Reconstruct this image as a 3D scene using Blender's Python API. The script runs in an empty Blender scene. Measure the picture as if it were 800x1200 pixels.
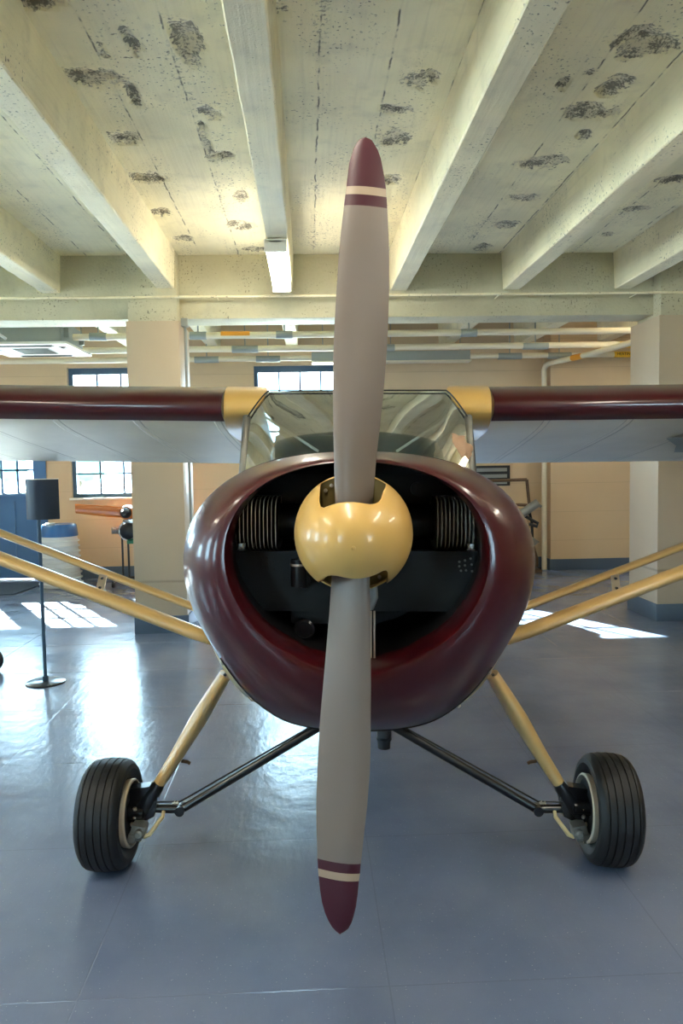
import bpy, bmesh, math, random
import numpy as np
from mathutils import Vector, Matrix, noise
R = math.radians
random.seed(7)
SC = bpy.context.scene
COL = SC.collection

# ------------------------------------------------------------------ colour / materials
def lin(c):
    o = []
    for v in c[:3]:
        v /= 255.0
        o.append(v / 12.92 if v <= 0.04045 else ((v + 0.055) / 1.055) ** 2.4)
    return (o[0], o[1], o[2], 1.0)

def nodes_of(name):
    m = bpy.data.materials.new(name); m.use_nodes = True
    nt = m.node_tree
    return m, nt, nt.nodes['Principled BSDF']

def pm(name, rgb, rough=0.5, metal=0.0, coat=0.0, var=0.0, vscale=6.0, bump=0.0, bscale=40.0, spec=0.5, rvar=0.0, coords='Object', stretch=(1, 1, 1)):
    m, nt, b = nodes_of(name)
    b.inputs['Base Color'].default_value = lin(rgb)
    b.inputs['Roughness'].default_value = rough
    b.inputs['Metallic'].default_value = metal
    b.inputs['Coat Weight'].default_value = coat
    b.inputs['Coat Roughness'].default_value = 0.12
    b.inputs['Specular IOR Level'].default_value = spec
    tc = nt.nodes.new('ShaderNodeTexCoord')
    mp = nt.nodes.new('ShaderNodeMapping'); mp.inputs['Scale'].default_value = stretch
    nt.links.new(tc.outputs[coords], mp.inputs[0])
    if var > 0 or rvar > 0:
        n = nt.nodes.new('ShaderNodeTexNoise'); n.inputs['Scale'].default_value = vscale; n.inputs['Detail'].default_value = 5
        nt.links.new(mp.outputs[0], n.inputs['Vector'])
        if var > 0:
            mx = nt.nodes.new('ShaderNodeMix'); mx.data_type = 'RGBA'
            c = lin(rgb)
            mx.inputs[6].default_value = tuple(v * (1 - var) for v in c[:3]) + (1,)
            mx.inputs[7].default_value = tuple(min(1, v * (1 + var)) for v in c[:3]) + (1,)
            nt.links.new(n.outputs['Fac'], mx.inputs[0]); nt.links.new(mx.outputs[2], b.inputs['Base Color'])
        if rvar > 0:
            mr = nt.nodes.new('ShaderNodeMapRange')
            mr.inputs['From Min'].default_value = 0.3; mr.inputs['From Max'].default_value = 0.7
            mr.inputs['To Min'].default_value = max(0.02, rough - rvar); mr.inputs['To Max'].default_value = rough + rvar
            nt.links.new(n.outputs['Fac'], mr.inputs['Value']); nt.links.new(mr.outputs[0], b.inputs['Roughness'])
    if bump > 0:
        n2 = nt.nodes.new('ShaderNodeTexNoise'); n2.inputs['Scale'].default_value = bscale; n2.inputs['Detail'].default_value = 4
        nt.links.new(mp.outputs[0], n2.inputs['Vector'])
        bp = nt.nodes.new('ShaderNodeBump'); bp.inputs['Strength'].default_value = bump; bp.inputs['Distance'].default_value = 0.01
        nt.links.new(n2.outputs['Fac'], bp.inputs['Height']); nt.links.new(bp.outputs[0], b.inputs['Normal'])
    return m

def math_node(nt, op, a, b=None, c=None):
    n = nt.nodes.new('ShaderNodeMath'); n.operation = op
    for i, v in enumerate((a, b, c)):
        if v is None: continue
        if isinstance(v, (int, float)): n.inputs[i].default_value = v
        else: nt.links.new(v, n.inputs[i])
    return n.outputs[0]

def ramp(nt, fac, a, b):
    n = nt.nodes.new('ShaderNodeMapRange'); n.interpolation_type = 'SMOOTHSTEP'
    n.inputs['From Min'].default_value = a; n.inputs['From Max'].default_value = b
    nt.links.new(fac, n.inputs['Value']); return n.outputs[0]

def mixc(nt, fac, c1, c2):
    n = nt.nodes.new('ShaderNodeMix'); n.data_type = 'RGBA'
    if isinstance(fac, (int, float)): n.inputs[0].default_value = fac
    else: nt.links.new(fac, n.inputs[0])
    for i, c in ((6, c1), (7, c2)):
        if isinstance(c, tuple): n.inputs[i].default_value = c
        else: nt.links.new(c, n.inputs[i])
    return n.outputs[2]

def tex(nt, kind, vec, scale, detail=4, **kw):
    n = nt.nodes.new(kind)
    n.inputs['Scale'].default_value = scale
    if kind == 'ShaderNodeTexNoise': n.inputs['Detail'].default_value = detail
    nt.links.new(vec, n.inputs['Vector'])
    return n

def painted_concrete(name, rgb, attr=False, lines=0.0, offs=0.0):
    """old paint over board-marked concrete, pitted, spalled where the mesh carries the 'spall' attribute"""
    m, nt, b = nodes_of(name)
    tc = nt.nodes.new('ShaderNodeTexCoord'); O = tc.outputs['Object']
    base = lin(rgb)
    n1 = tex(nt, 'ShaderNodeTexNoise', O, 1.7, 6).outputs['Fac']
    col = mixc(nt, ramp(nt, n1, .3, .75), tuple(v * .86 for v in base[:3]) + (1,), tuple(min(1, v * 1.05) for v in base[:3]) + (1,))
    mp = nt.nodes.new('ShaderNodeMapping'); mp.inputs['Scale'].default_value = (1, .35, 1); nt.links.new(O, mp.inputs[0])
    n2 = tex(nt, 'ShaderNodeTexNoise', O, 55, 5).outputs['Fac']
    n3 = tex(nt, 'ShaderNodeTexNoise', mp.outputs[0], 3.1, 3).outputs['Fac']
    pits = math_node(nt, 'MULTIPLY', ramp(nt, n2, .60, .68), ramp(nt, n3, .44, .62))
    mp2 = nt.nodes.new('ShaderNodeMapping'); mp2.inputs['Scale'].default_value = (26, 1.1, 26); nt.links.new(O, mp2.inputs[0])
    grain = tex(nt, 'ShaderNodeTexNoise', mp2.outputs[0], 1.6, 5).outputs['Fac']
    col = mixc(nt, math_node(nt, 'MULTIPLY', ramp(nt, grain, .5, .75), .12), col, lin((150, 142, 118)))
    blot = tex(nt, 'ShaderNodeTexNoise', O, 7, 7).outputs['Fac']
    col = mixc(nt, math_node(nt, 'MULTIPLY', ramp(nt, blot, .54, .72), .14), col, lin((140, 134, 116)))
    dark = lin((92, 90, 84))
    col = mixc(nt, math_node(nt, 'MULTIPLY', pits, .8), col, dark)
    h = math_node(nt, 'MULTIPLY', pits, -1.0)
    if lines:
        sep = nt.nodes.new('ShaderNodeSeparateXYZ'); nt.links.new(O, sep.inputs[0])
        wob = tex(nt, 'ShaderNodeTexNoise', O, 6, 3).outputs['Fac']
        xx = math_node(nt, 'ADD', math_node(nt, 'MULTIPLY', sep.outputs[0], 1 / lines), math_node(nt, 'MULTIPLY_ADD', wob, .07, offs))
        fr = math_node(nt, 'ABSOLUTE', math_node(nt, 'SUBTRACT', math_node(nt, 'FRACT', xx), .5))
        ln = math_node(nt, 'SUBTRACT', 1.0, ramp(nt, fr, .0, .022))
        brk = ramp(nt, tex(nt, 'ShaderNodeTexNoise', O, 9, 4).outputs['Fac'], .46, .60)
        ln2 = math_node(nt, 'MULTIPLY', ln, math_node(nt, 'MULTIPLY_ADD', brk, .85, .06))
        col = mixc(nt, ln2, col, lin((88, 84, 74)))
        # crumbling beside the board joints
        wide = math_node(nt, 'SUBTRACT', 1.0, ramp(nt, fr, .0, .16))
        n6 = tex(nt, 'ShaderNodeTexNoise', O, 38, 6).outputs['Fac']
        cr = math_node(nt, 'MULTIPLY', math_node(nt, 'MULTIPLY', wide, ramp(nt, n3, .54, .7)), ramp(nt, n6, .52, .62))
        col = mixc(nt, math_node(nt, 'MULTIPLY', cr, .7), col, lin((110, 106, 96)))
        h = math_node(nt, 'SUBTRACT', math_node(nt, 'SUBTRACT', h, ln2), cr)
    if attr:
        at = nt.nodes.new('ShaderNodeAttribute'); at.attribute_name = 'spall'
        n4 = tex(nt, 'ShaderNodeTexNoise', O, 34, 8).outputs['Fac']
        mk_ = ramp(nt, math_node(nt, 'ADD', at.outputs['Fac'], math_node(nt, 'MULTIPLY', math_node(nt, 'SUBTRACT', n4, .5), 1.5)), .40, .56)
        mk_ = math_node(nt, 'MULTIPLY', mk_, ramp(nt, at.outputs['Fac'], .04, .25))
        n5 = tex(nt, 'ShaderNodeTexNoise', O, 80, 6).outputs['Fac']
        n7 = tex(nt, 'ShaderNodeTexNoise', O, 13, 5).outputs['Fac']
        raw = mixc(nt, ramp(nt, math_node(nt, 'ADD', math_node(nt, 'MULTIPLY', n5, .5), math_node(nt, 'MULTIPLY', n7, .5)), .44, .56), lin((104, 100, 90)), lin((220, 211, 184)))
        col = mixc(nt, math_node(nt, 'MULTIPLY', mk_, .9), col, raw)
        h = math_node(nt, 'SUBTRACT', h, math_node(nt, 'MULTIPLY', mk_, math_node(nt, 'ADD', n5, .6)))
    fine = tex(nt, 'ShaderNodeTexNoise', O, 120, 3).outputs['Fac']
    h = math_node(nt, 'ADD', h, math_node(nt, 'ADD', math_node(nt, 'MULTIPLY', fine, .22), math_node(nt, 'MULTIPLY', grain, .5)))
    bp = nt.nodes.new('ShaderNodeBump'); bp.inputs['Strength'].default_value = .55; bp.inputs['Distance'].default_value = .012
    nt.links.new(h, bp.inputs['Height']); nt.links.new(bp.outputs[0], b.inputs['Normal'])
    nt.links.new(col, b.inputs['Base Color'])
    b.inputs['Roughness'].default_value = .62
    b.inputs['Specular IOR Level'].default_value = .3
    return m

def panelled(name, rgb, course=.62, offs=0.0, rough=.45):
    m, nt, b = nodes_of(name)
    tc = nt.nodes.new('ShaderNodeTexCoord'); O = tc.outputs['Object']
    sep = nt.nodes.new('ShaderNodeSeparateXYZ'); nt.links.new(O, sep.inputs[0])
    fr = math_node(nt, 'ABSOLUTE', math_node(nt, 'SUBTRACT', math_node(nt, 'FRACT', math_node(nt, 'MULTIPLY_ADD', sep.outputs[2], 1 / course, offs)), .5))
    ln = math_node(nt, 'SUBTRACT', 1.0, ramp(nt, fr, .0, .008))
    c = lin(rgb)
    n1 = tex(nt, 'ShaderNodeTexNoise', O, 2.2, 5).outputs['Fac']
    col = mixc(nt, n1, tuple(v * .93 for v in c[:3]) + (1,), tuple(min(1, v * 1.05) for v in c[:3]) + (1,))
    col = mixc(nt, math_node(nt, 'MULTIPLY', ln, .45), col, lin((110, 98, 82)))
    nt.links.new(col, b.inputs['Base Color'])
    n2 = tex(nt, 'ShaderNodeTexNoise', O, 90, 3).outputs['Fac']
    h = math_node(nt, 'SUBTRACT', math_node(nt, 'MULTIPLY', n2, .15), ln)
    bp = nt.nodes.new('ShaderNodeBump'); bp.inputs['Strength'].default_value = .4; bp.inputs['Distance'].default_value = .006
    nt.links.new(h, bp.inputs['Height']); nt.links.new(bp.outputs[0], b.inputs['Normal'])
    b.inputs['Roughness'].default_value = rough
    b.inputs['Specular IOR Level'].default_value = .35
    return m

def floor_mat():
    m, nt, b = nodes_of('floor_paint')
    tc = nt.nodes.new('ShaderNodeTexCoord'); O = tc.outputs['Object']
    n1 = tex(nt, 'ShaderNodeTexNoise', O, 1.3, 6).outputs['Fac']
    col = mixc(nt, ramp(nt, n1, .3, .7), lin((96, 110, 138)), lin((118, 128, 152)))
    # scuffs and chips of the paint
    mp = nt.nodes.new('ShaderNodeMapping'); mp.inputs['Rotation'].default_value = (0, 0, .6); mp.inputs['Scale'].default_value = (1, .25, 1)
    nt.links.new(O, mp.inputs[0])
    n2 = tex(nt, 'ShaderNodeTexNoise', mp.outputs[0], 60, 4).outputs['Fac']
    sc = ramp(nt, n2, .72, .78)
    n3 = tex(nt, 'ShaderNodeTexNoise', O, 130, 2).outputs['Fac']
    col = mixc(nt, math_node(nt, 'MULTIPLY', ramp(nt, n3, .70, .74), .55), col, lin((190, 196, 200)))
    # tile joints
    sep = nt.nodes.new('ShaderNodeSeparateXYZ'); nt.links.new(O, sep.inputs[0])
    js = []
    for i, off in ((0, .27), (1, .12)):
        fr = math_node(nt, 'ABSOLUTE', math_node(nt, 'SUBTRACT', math_node(nt, 'FRACT', math_node(nt, 'MULTIPLY_ADD', sep.outputs[i], 1 / .915, off)), .5))
        js.append(math_node(nt, 'SUBTRACT', 1.0, ramp(nt, fr, .0, .0035)))
    j = math_node(nt, 'MAXIMUM', js[0], js[1])
    col = mixc(nt, math_node(nt, 'MULTIPLY', j, .22), col, lin((70, 74, 84)))
    nt.links.new(col, b.inputs['Base Color'])
    n4 = tex(nt, 'ShaderNodeTexNoise', O, 3.0, 6).outputs['Fac']
    mr = nt.nodes.new('ShaderNodeMapRange'); mr.inputs['From Min'].default_value = .3; mr.inputs['From Max'].default_value = .7
    mr.inputs['To Min'].default_value = .18; mr.inputs['To Max'].default_value = .262
    nt.links.new(n4, mr.inputs['Value']); nt.links.new(mr.outputs[0], b.inputs['Roughness'])
    n5 = tex(nt, 'ShaderNodeTexNoise', O, 9.0, 5).outputs['Fac']
    n6 = tex(nt, 'ShaderNodeTexNoise', mp.outputs[0], 30.0, 4).outputs['Fac']
    h = math_node(nt, 'ADD', math_node(nt, 'MULTIPLY', n5, .55), math_node(nt, 'MULTIPLY', n6, .30))
    h = math_node(nt, 'SUBTRACT', h, math_node(nt, 'MULTIPLY', j, .15))
    bp = nt.nodes.new('ShaderNodeBump'); bp.inputs['Strength'].default_value = .35; bp.inputs['Distance'].default_value = .012
    nt.links.new(h, bp.inputs['Height']); nt.links.new(bp.outputs[0], b.inputs['Normal'])
    b.inputs['Specular IOR Level'].default_value = .6
    return m

def glass_mat(name, tint=(235, 245, 245), refl=1.0, haze=0.0, hazec=(150, 165, 165)):
    m = bpy.data.materials.new(name); m.use_nodes = True; nt = m.node_tree
    nt.nodes.remove(nt.nodes['Principled BSDF']); out = nt.nodes['Material Output']
    t = nt.nodes.new('ShaderNodeBsdfTransparent'); t.inputs[0].default_value = lin(tint)
    g = nt.nodes.new('ShaderNodeBsdfGlossy'); g.inputs['Roughness'].default_value = .04
    f = nt.nodes.new('ShaderNodeFresnel'); f.inputs['IOR'].default_value = 1.5
    fac = math_node(nt, 'MULTIPLY', f.outputs[0], refl)
    mx = nt.nodes.new('ShaderNodeMixShader')
    nt.links.new(fac, mx.inputs[0]); nt.links.new(t.outputs[0], mx.inputs[1]); nt.links.new(g.outputs[0], mx.inputs[2])
    last = mx.outputs[0]
    if haze:
        d = nt.nodes.new('ShaderNodeBsdfDiffuse'); d.inputs[0].default_value = lin(hazec)
        tl = nt.nodes.new('ShaderNodeBsdfTranslucent'); tl.inputs[0].default_value = lin(hazec)
        m1 = nt.nodes.new('ShaderNodeMixShader'); m1.inputs[0].default_value = .5
        nt.links.new(d.outputs[0], m1.inputs[1]); nt.links.new(tl.outputs[0], m1.inputs[2])
        tc = nt.nodes.new('ShaderNodeTexCoord')
        n = tex(nt, 'ShaderNodeTexNoise', tc.outputs['Object'], 7, 4).outputs['Fac']
        hz = math_node(nt, 'MULTIPLY', math_node(nt, 'ADD', n, .5), haze)
        m2 = nt.nodes.new('ShaderNodeMixShader')
        nt.links.new(hz, m2.inputs[0]); nt.links.new(last, m2.inputs[1]); nt.links.new(m1.outputs[0], m2.inputs[2])
        last = m2.outputs[0]
    nt.links.new(last, out.inputs[0])
    return m

def emis(name, rgb, st):
    m, nt, b = nodes_of(name)
    b.inputs['Base Color'].default_value = lin((235, 235, 230))
    b.inputs['Emission Color'].default_value = lin(rgb); b.inputs['Emission Strength'].default_value = st
    return m

M = {}
M['ceil'] = painted_concrete('ceiling_paint', (248, 239, 204), attr=True, lines=.35, offs=.2)
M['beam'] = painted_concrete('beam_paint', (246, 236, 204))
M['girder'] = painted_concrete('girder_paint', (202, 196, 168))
M['wall'] = panelled('wall_paint', (208, 183, 149), course=.40, offs=.45)
M['colm'] = panelled('column_paint', (190, 172, 147), course=2.42, offs=-.70)
M['floor'] = floor_mat()
M['base'] = pm('baseboard_paint', (78, 94, 112), .4, bump=.1)
M['maroon'] = pm('maroon_paint', (64, 10, 17), .34, spec=.3, coat=.6, var=.08, vscale=3, bump=.015, bscale=5, rvar=.04)
M['cream'] = pm('cream_paint', (208, 166, 92), .36, coat=.4, var=.05, vscale=8, bump=.03, bscale=18, rvar=.05)
M['cream_l'] = pm('pale_cream_paint', (210, 190, 140), .35, coat=.3, var=.05)
M['tip'] = pm('prop_tip_paint', (66, 18, 32), .42, var=.06)
M['blade'] = pm('prop_grey_paint', (122, 110, 101), .36, var=.09, vscale=5, bump=.05, bscale=14, rvar=.08)
M['stripe'] = pm('prop_stripe', (166, 146, 124), .4)
M['strut'] = pm('strut_paint', (196, 162, 104), .36, coat=.35, var=.06, vscale=8)
M['post'] = pm('grey_post_metal', (112, 112, 106), .3, metal=.6)
M['olive'] = pm('spinner_inside', (120, 104, 58), .5, var=.1)
M['rimf'] = pm('rim_metal', (206, 190, 166), .4, metal=.15, var=.12, vscale=20)
M['tyre'] = pm('tyre_rubber', (12, 13, 16), .55, var=.15, bump=.06, bscale=90)
M['alu'] = pm('brushed_metal', (184, 172, 154), .34, metal=.55, var=.12, vscale=20, rvar=.08)
M['chrome'] = pm('bright_metal', (200, 198, 192), .2, metal=1)
M['blackp'] = pm('black_paint', (14, 16, 20), .28, coat=.3)
M['darkfit'] = pm('dark_fitting', (20, 24, 28), .45)
M['engine'] = pm('engine_dark', (8, 12, 14), .5, var=.3, vscale=12)
M['baffle'] = pm('baffle_paint', (7, 14, 16), .45, var=.2, vscale=9, bump=.05)
M['fin'] = pm('cooling_fin_metal', (222, 212, 200), .4, metal=.3, var=.2, vscale=30)
M['interior'] = pm('cabin_lining', (70, 82, 80), .7, var=.15)
M['seat'] = pm('seat_fabric', (88, 98, 92), .8, var=.12)
M['bright_spot'] = pm('bright_spot_tan', (186, 150, 122), .85, var=.2, vscale=14, bump=.5, bscale=16)  # tan of the invented lump that imitates a bright spot in the cabin
M['bluep'] = pm('blue_door_paint', (72, 112, 156), .35, coat=.2, var=.05)
M['bluef'] = pm('window_frame_paint', (66, 96, 122), .4)
M['white'] = pm('white_enamel', (226, 224, 214), .4)
M['pipe'] = pm('pipe_wrap', (222, 212, 186), .5, var=.05, bump=.08)
M['saddle'] = pm('galvanised_steel', (150, 156, 152), .5, metal=.2)
M['orange'] = pm('orange_tape', (224, 150, 40), .5)
M['yellow'] = pm('yellow_label', (226, 180, 40), .5)
M['ink'] = pm('black_ink', (22, 20, 18), .6)
M['wood'] = pm('varnished_wood', (198, 112, 50), .25, coat=.6, var=.16, vscale=7, stretch=(.4, 6, 6))
M['greyw'] = pm('grey_casting', (140, 142, 138), .4, metal=.4, var=.15)
M['bronze'] = pm('brown_steel', (88, 66, 44), .45, metal=.3)
M['green'] = pm('green_enamel', (40, 120, 84), .4)
M['plastic'] = pm('white_plastic', (214, 214, 210), .45, coat=.2)
M['lid'] = pm('blue_plastic', (40, 96, 150), .3, coat=.3)
M['sign'] = pm('dark_blue_sign', (30, 44, 66), .4)
M['mat'] = pm('doormat', (44, 62, 84), .9, bump=.4, bscale=150)
M['glass'] = glass_mat('window_glass')
M['screen'] = glass_mat('windscreen_perspex', (196, 212, 214), .8, haze=.07, hazec=(150, 166, 162))
M['tube'] = emis('lamp_diffuser', (255, 246, 228), 7)
M['grnd'] = pm('outdoor_paving', (214, 212, 206), .9, var=.06)
M['leaf'] = pm('tree_leaves', (80, 110, 92), .9, var=.3, vscale=4)
M['bark'] = pm('tree_bark', (84, 74, 64), .9)
M['fence'] = pm('outdoor_panel', (120, 130, 140), .7)

def fabric_mat():
    m, nt, b = nodes_of('wing_fabric')
    tc = nt.nodes.new('ShaderNodeTexCoord'); O = tc.outputs['Object']
    sep = nt.nodes.new('ShaderNodeSeparateXYZ'); nt.links.new(O, sep.inputs[0])
    fr = math_node(nt, 'ABSOLUTE', math_node(nt, 'SUBTRACT', math_node(nt, 'FRACT', math_node(nt, 'MULTIPLY_ADD', sep.outputs[0], 1 / .37, .2)), .5))
    tape = math_node(nt, 'SUBTRACT', 1.0, ramp(nt, fr, .035, .05))
    edge = math_node(nt, 'MULTIPLY', tape, ramp(nt, fr, .025, .04))
    n1 = tex(nt, 'ShaderNodeTexNoise', O, 4, 5).outputs['Fac']
    col = mixc(nt, n1, lin((206, 198, 180)), lin((232, 224, 206)))
    col = mixc(nt, math_node(nt, 'MULTIPLY', edge, .7), col, lin((120, 112, 98)))
    nt.links.new(col, b.inputs['Base Color'])
    n2 = tex(nt, 'ShaderNodeTexNoise', O, 2.5, 3).outputs['Fac']
    h = math_node(nt, 'ADD', math_node(nt, 'MULTIPLY', tape, .6), math_node(nt, 'MULTIPLY', n2, 1.2))
    bp = nt.nodes.new('ShaderNodeBump'); bp.inputs['Strength'].default_value = .5; bp.inputs['Distance'].default_value = .012
    nt.links.new(h, bp.inputs['Height']); nt.links.new(bp.outputs[0], b.inputs['Normal'])
    b.inputs['Roughness'].default_value = .42
    return m
M['fabric'] = fabric_mat()

# ------------------------------------------------------------------ camera
EYE = Vector((0, 0, 1.55)); YAW = 2.42; PITCH = 3.63; ROLL = 1.0; F = 900.0
RC = Matrix.Rotation(R(-YAW), 3, 'Z') @ Matrix.Rotation(R(90 - PITCH), 3, 'X') @ Matrix.Rotation(R(-ROLL), 3, 'Z')
cd = bpy.data.cameras.new('camera'); cam = bpy.data.objects.new('camera', cd); COL.objects.link(cam)
cam.location = EYE; cam.rotation_euler = RC.to_euler()
cd.sensor_fit = 'VERTICAL'; cd.sensor_height = 36.0; cd.lens = 36.0 * F / 1200.0; cd.clip_start = .02; cd.clip_end = 300
SC.camera = cam

def ray(px, py):
    return RC @ Vector(((px - 400) / F, (600 - py) / F, -1))
def at(px, py, X=None, Y=None, Z=None):
    """the point of the room that lies on a given wall/ceiling/floor plane"""
    d = ray(px, py)
    t = (X - EYE.x) / d.x if X is not None else (Y - EYE.y) / d.y if Y is not None else (Z - EYE.z) / d.z
    return EYE + d * t

# ------------------------------------------------------------------ mesh helpers
def box(bm, c, s, rot=None, bev=0.0):
    r = bmesh.ops.create_cube(bm, size=1.0)
    vs = r['verts']
    bmesh.ops.scale(bm, vec=s, verts=vs)
    if bev > 0:
        es = list({e for v in vs for e in v.link_edges})
        rb = bmesh.ops.bevel(bm, geom=es, offset=bev, segments=2, affect='EDGES', profile=.7)
        vs = list({v for f in rb['faces'] for v in f.verts} | {v for v in vs if v.is_valid})
    if rot is not None: bmesh.ops.rotate(bm, cent=(0, 0, 0), matrix=rot, verts=vs)
    bmesh.ops.translate(bm, vec=c, verts=vs)
    return vs
def bx(bm, x0, x1, y0, y1, z0, z1, bev=0.0):
    return box(bm, ((x0 + x1) / 2, (y0 + y1) / 2, (z0 + z1) / 2), (abs(x1 - x0), abs(y1 - y0), abs(z1 - z0)), None, bev)
def rings(bm, rr, close=True, cap0=True, cap1=True):
    vr = [[bm.verts.new(p) for p in r] for r in rr]
    n = len(rr[0])
    for a, b in zip(vr[:-1], vr[1:]):
        for i in range(n if close else n - 1):
            j = (i + 1) % n
            try: bm.faces.new((a[i], a[j], b[j], b[i]))
            except ValueError: pass
    if close and cap0: bm.faces.new(vr[0][::-1])
    if close and cap1: bm.faces.new(vr[-1])
    return vr
def sweep(bm, pts, ab, ref=(0, 1, 0), n=14, cap=True):
    """tube along pts; ab = (a, b) half sizes per point, a along ref, b across"""
    pts = [Vector(p) for p in pts]; ref = Vector(ref)
    if isinstance(ab, (int, float)): ab = [(ab, ab)] * len(pts)
    rr = []
    for i, p in enumerate(pts):
        t = (pts[min(i + 1, len(pts) - 1)] - pts[max(i - 1, 0)]).normalized()
        u = (ref - t * ref.dot(t))
        if u.length < 1e-4: u = Vector((1, 0, 0)) - t * t.x
        u.normalize(); w = t.cross(u)
        a, b = ab[i] if isinstance(ab[i], tuple) else (ab[i], ab[i])
        rr.append([p + u * a * math.cos(k * 2 * math.pi / n) + w * b * math.sin(k * 2 * math.pi / n) for k in range(n)])
    return rings(bm, rr, cap0=cap, cap1=cap)
def tube(bm, a, b, r, n=12): return sweep(bm, [a, b], [(r, r)] * 2, n=n)
def lathe(bm, prof, o, axis, n=40, cap=False):
    """prof = (along axis, radius)"""
    o = Vector(o); ax = Vector(axis).normalized()
    u = ax.orthogonal().normalized(); w = ax.cross(u)
    rr = [[o + ax * s + (u * math.cos(k * 2 * math.pi / n) + w * math.sin(k * 2 * math.pi / n)) * max(r, 1e-5) for k in range(n)] for s, r in prof]
    return rings(bm, rr, cap0=cap, cap1=cap)
def prism(bm, poly, d):
    """flat polygon (3-D points) pushed along d"""
    d = Vector(d); a = [bm.verts.new(p) for p in poly]; b = [bm.verts.new(Vector(p) + d) for p in poly]
    n = len(poly)
    bm.faces.new(a[::-1]); bm.faces.new(b)
    for i in range(n): bm.faces.new((a[i], a[(i + 1) % n], b[(i + 1) % n], b[i]))
def grid(bm, rows):
    return rings(bm, rows, close=False)
def mk(name, bm, mat, parent=None, off=(0, 0, 0), ang=40, mats=None):
    bmesh.ops.recalc_face_normals(bm, faces=bm.faces)
    bmesh.ops.translate(bm, vec=-Vector(off), verts=bm.verts)
    me = bpy.data.meshes.new(name); bm.to_mesh(me); bm.free()
    for f in me.polygons: f.use_smooth = True
    me.set_sharp_from_angle(angle=R(ang))
    for x in (mats or [mat]): me.materials.append(M[x] if isinstance(x, str) else x)
    o = bpy.data.objects.new(name, me); COL.objects.link(o)
    if parent: o.parent = parent
    return o
def B(): return bmesh.new()
def empty(name, loc, label, cat, group=None, rot=None):
    o = bpy.data.objects.new(name, None); COL.objects.link(o); o.location = loc; o.empty_display_size = .2
    if rot: o.rotation_euler = rot
    o['label'] = label; o['category'] = cat
    if group: o['group'] = group
    return o
def tag(o, label, cat, group=None):
    o['label'] = label; o['category'] = cat
    if group: o['group'] = group
    return o
def struct(o):
    o['kind'] = 'structure'; return o
def rebase(o, p):
    """put a single-mesh thing's origin at p"""
    p = Vector(p); o.data.transform(Matrix.Translation(-p)); o.location = p; return o

# ------------------------------------------------------------------ the room
XL, XR, YF, YB = -8.0, 8.0, -5.0, 10.9     # left, right, behind the camera, far wall
ZC, ZB, ZG = 3.506, 3.165, 2.92              # ceiling, beam soffit, girder soffit
bm = B(); bx(bm, XL - .3, XR + .3, YF - .3, YB + .3, -.2, 0); struct(mk('floor', bm, 'floor'))

def wall_mesh(name, axis, p0, p1, a0, a1, openings, mat='wall', zt=ZC):
    """wall slab; axis 'y': spans x a0..a1 between y p0..p1; openings (a0,a1,z0,z1)"""
    bm = B()
    cuts = sorted({a0, a1} | {v for o in openings for v in o[:2]})
    for u, v in zip(cuts[:-1], cuts[1:]):
        zs = [(0, zt)]
        for o in openings:
            if o[0] <= u + 1e-6 and o[1] >= v - 1e-6:
                zs = [(0, o[2]), (o[3], zt)]
        for z0, z1 in zs:
            if z1 - z0 < 1e-4: continue
            if axis == 'y': bx(bm, u, v, p0, p1, z0, z1)
            else: bx(bm, p0, p1, u, v, z0, z1)
    bmesh.ops.remove_doubles(bm, verts=bm.verts, dist=1e-4)
    return struct(mk(name, bm, mat))

wz0 = at(120, 583, Y=YB).z; wz1 = at(345, 428, Y=YB).z
w1x0, w1x1 = at(83, 560, Y=YB).x, at(203, 560, Y=YB).x
w2x0, w2x1 = at(297, 440, Y=YB).x, at(405, 440, Y=YB).x
dx1 = at(56, 600, Y=YB).x; dx0 = dx1 - 1.98; dz1 = 2.42
back_open = [(w1x0, w1x1, wz0, wz1), (w2x0, w2x1, wz0, wz1), (dx0, dx1, 0, dz1)]
back_open.append((-7.7, -6.3, wz0, wz1))  # unseen window, added for daylight from the left
wall_mesh('wall_back', 'y', YB, YB + .3, XL - .3, XR + .3, back_open)
px0 = at(645, 660, Y=10.58).x
bm = B(); bx(bm, px0, 5.3, 10.58, YB, 0, ZC); struct(mk('wall_pilaster', bm, 'wall'))
front_open = [(-4.6, -3.2, 1.1, 2.9), (3.4, 4.8, 1.1, 2.9)]  # unseen openings, added to let in frontal daylight
wall_mesh('wall_front', 'y', YF - .3, YF, XL - .3, XR + .3, front_open)
left_open = [(-2.5, -.9, wz0, wz1), (1.6, 3.2, wz0, wz1), (5.2, 6.8, wz0, wz1)]  # unseen openings, added for sun and sky light on the left side
wall_mesh('wall_left', 'x', XL - .3, XL, YF, YB, left_open)
wall_mesh('wall_right', 'x', XR, XR + .3, YF, YB, [])
for nm, a in (('baseboard_back', (dx1, px0, YB - .015, YB)), ('baseboard_pilaster', (px0 - .015, 5.3, 10.565, 10.58)),
              ('baseboard_side', (px0 - .015, px0, 10.58, YB)), ('baseboard_right', (XR - .015, XR, YF, YB)), ('baseboard_left', (XL, XL + .015, YF, YB))):
    bm = B(); bx(bm, a[0], a[1], a[2], a[3], 0, .155, .004); struct(mk(nm, bm, 'base'))

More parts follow.
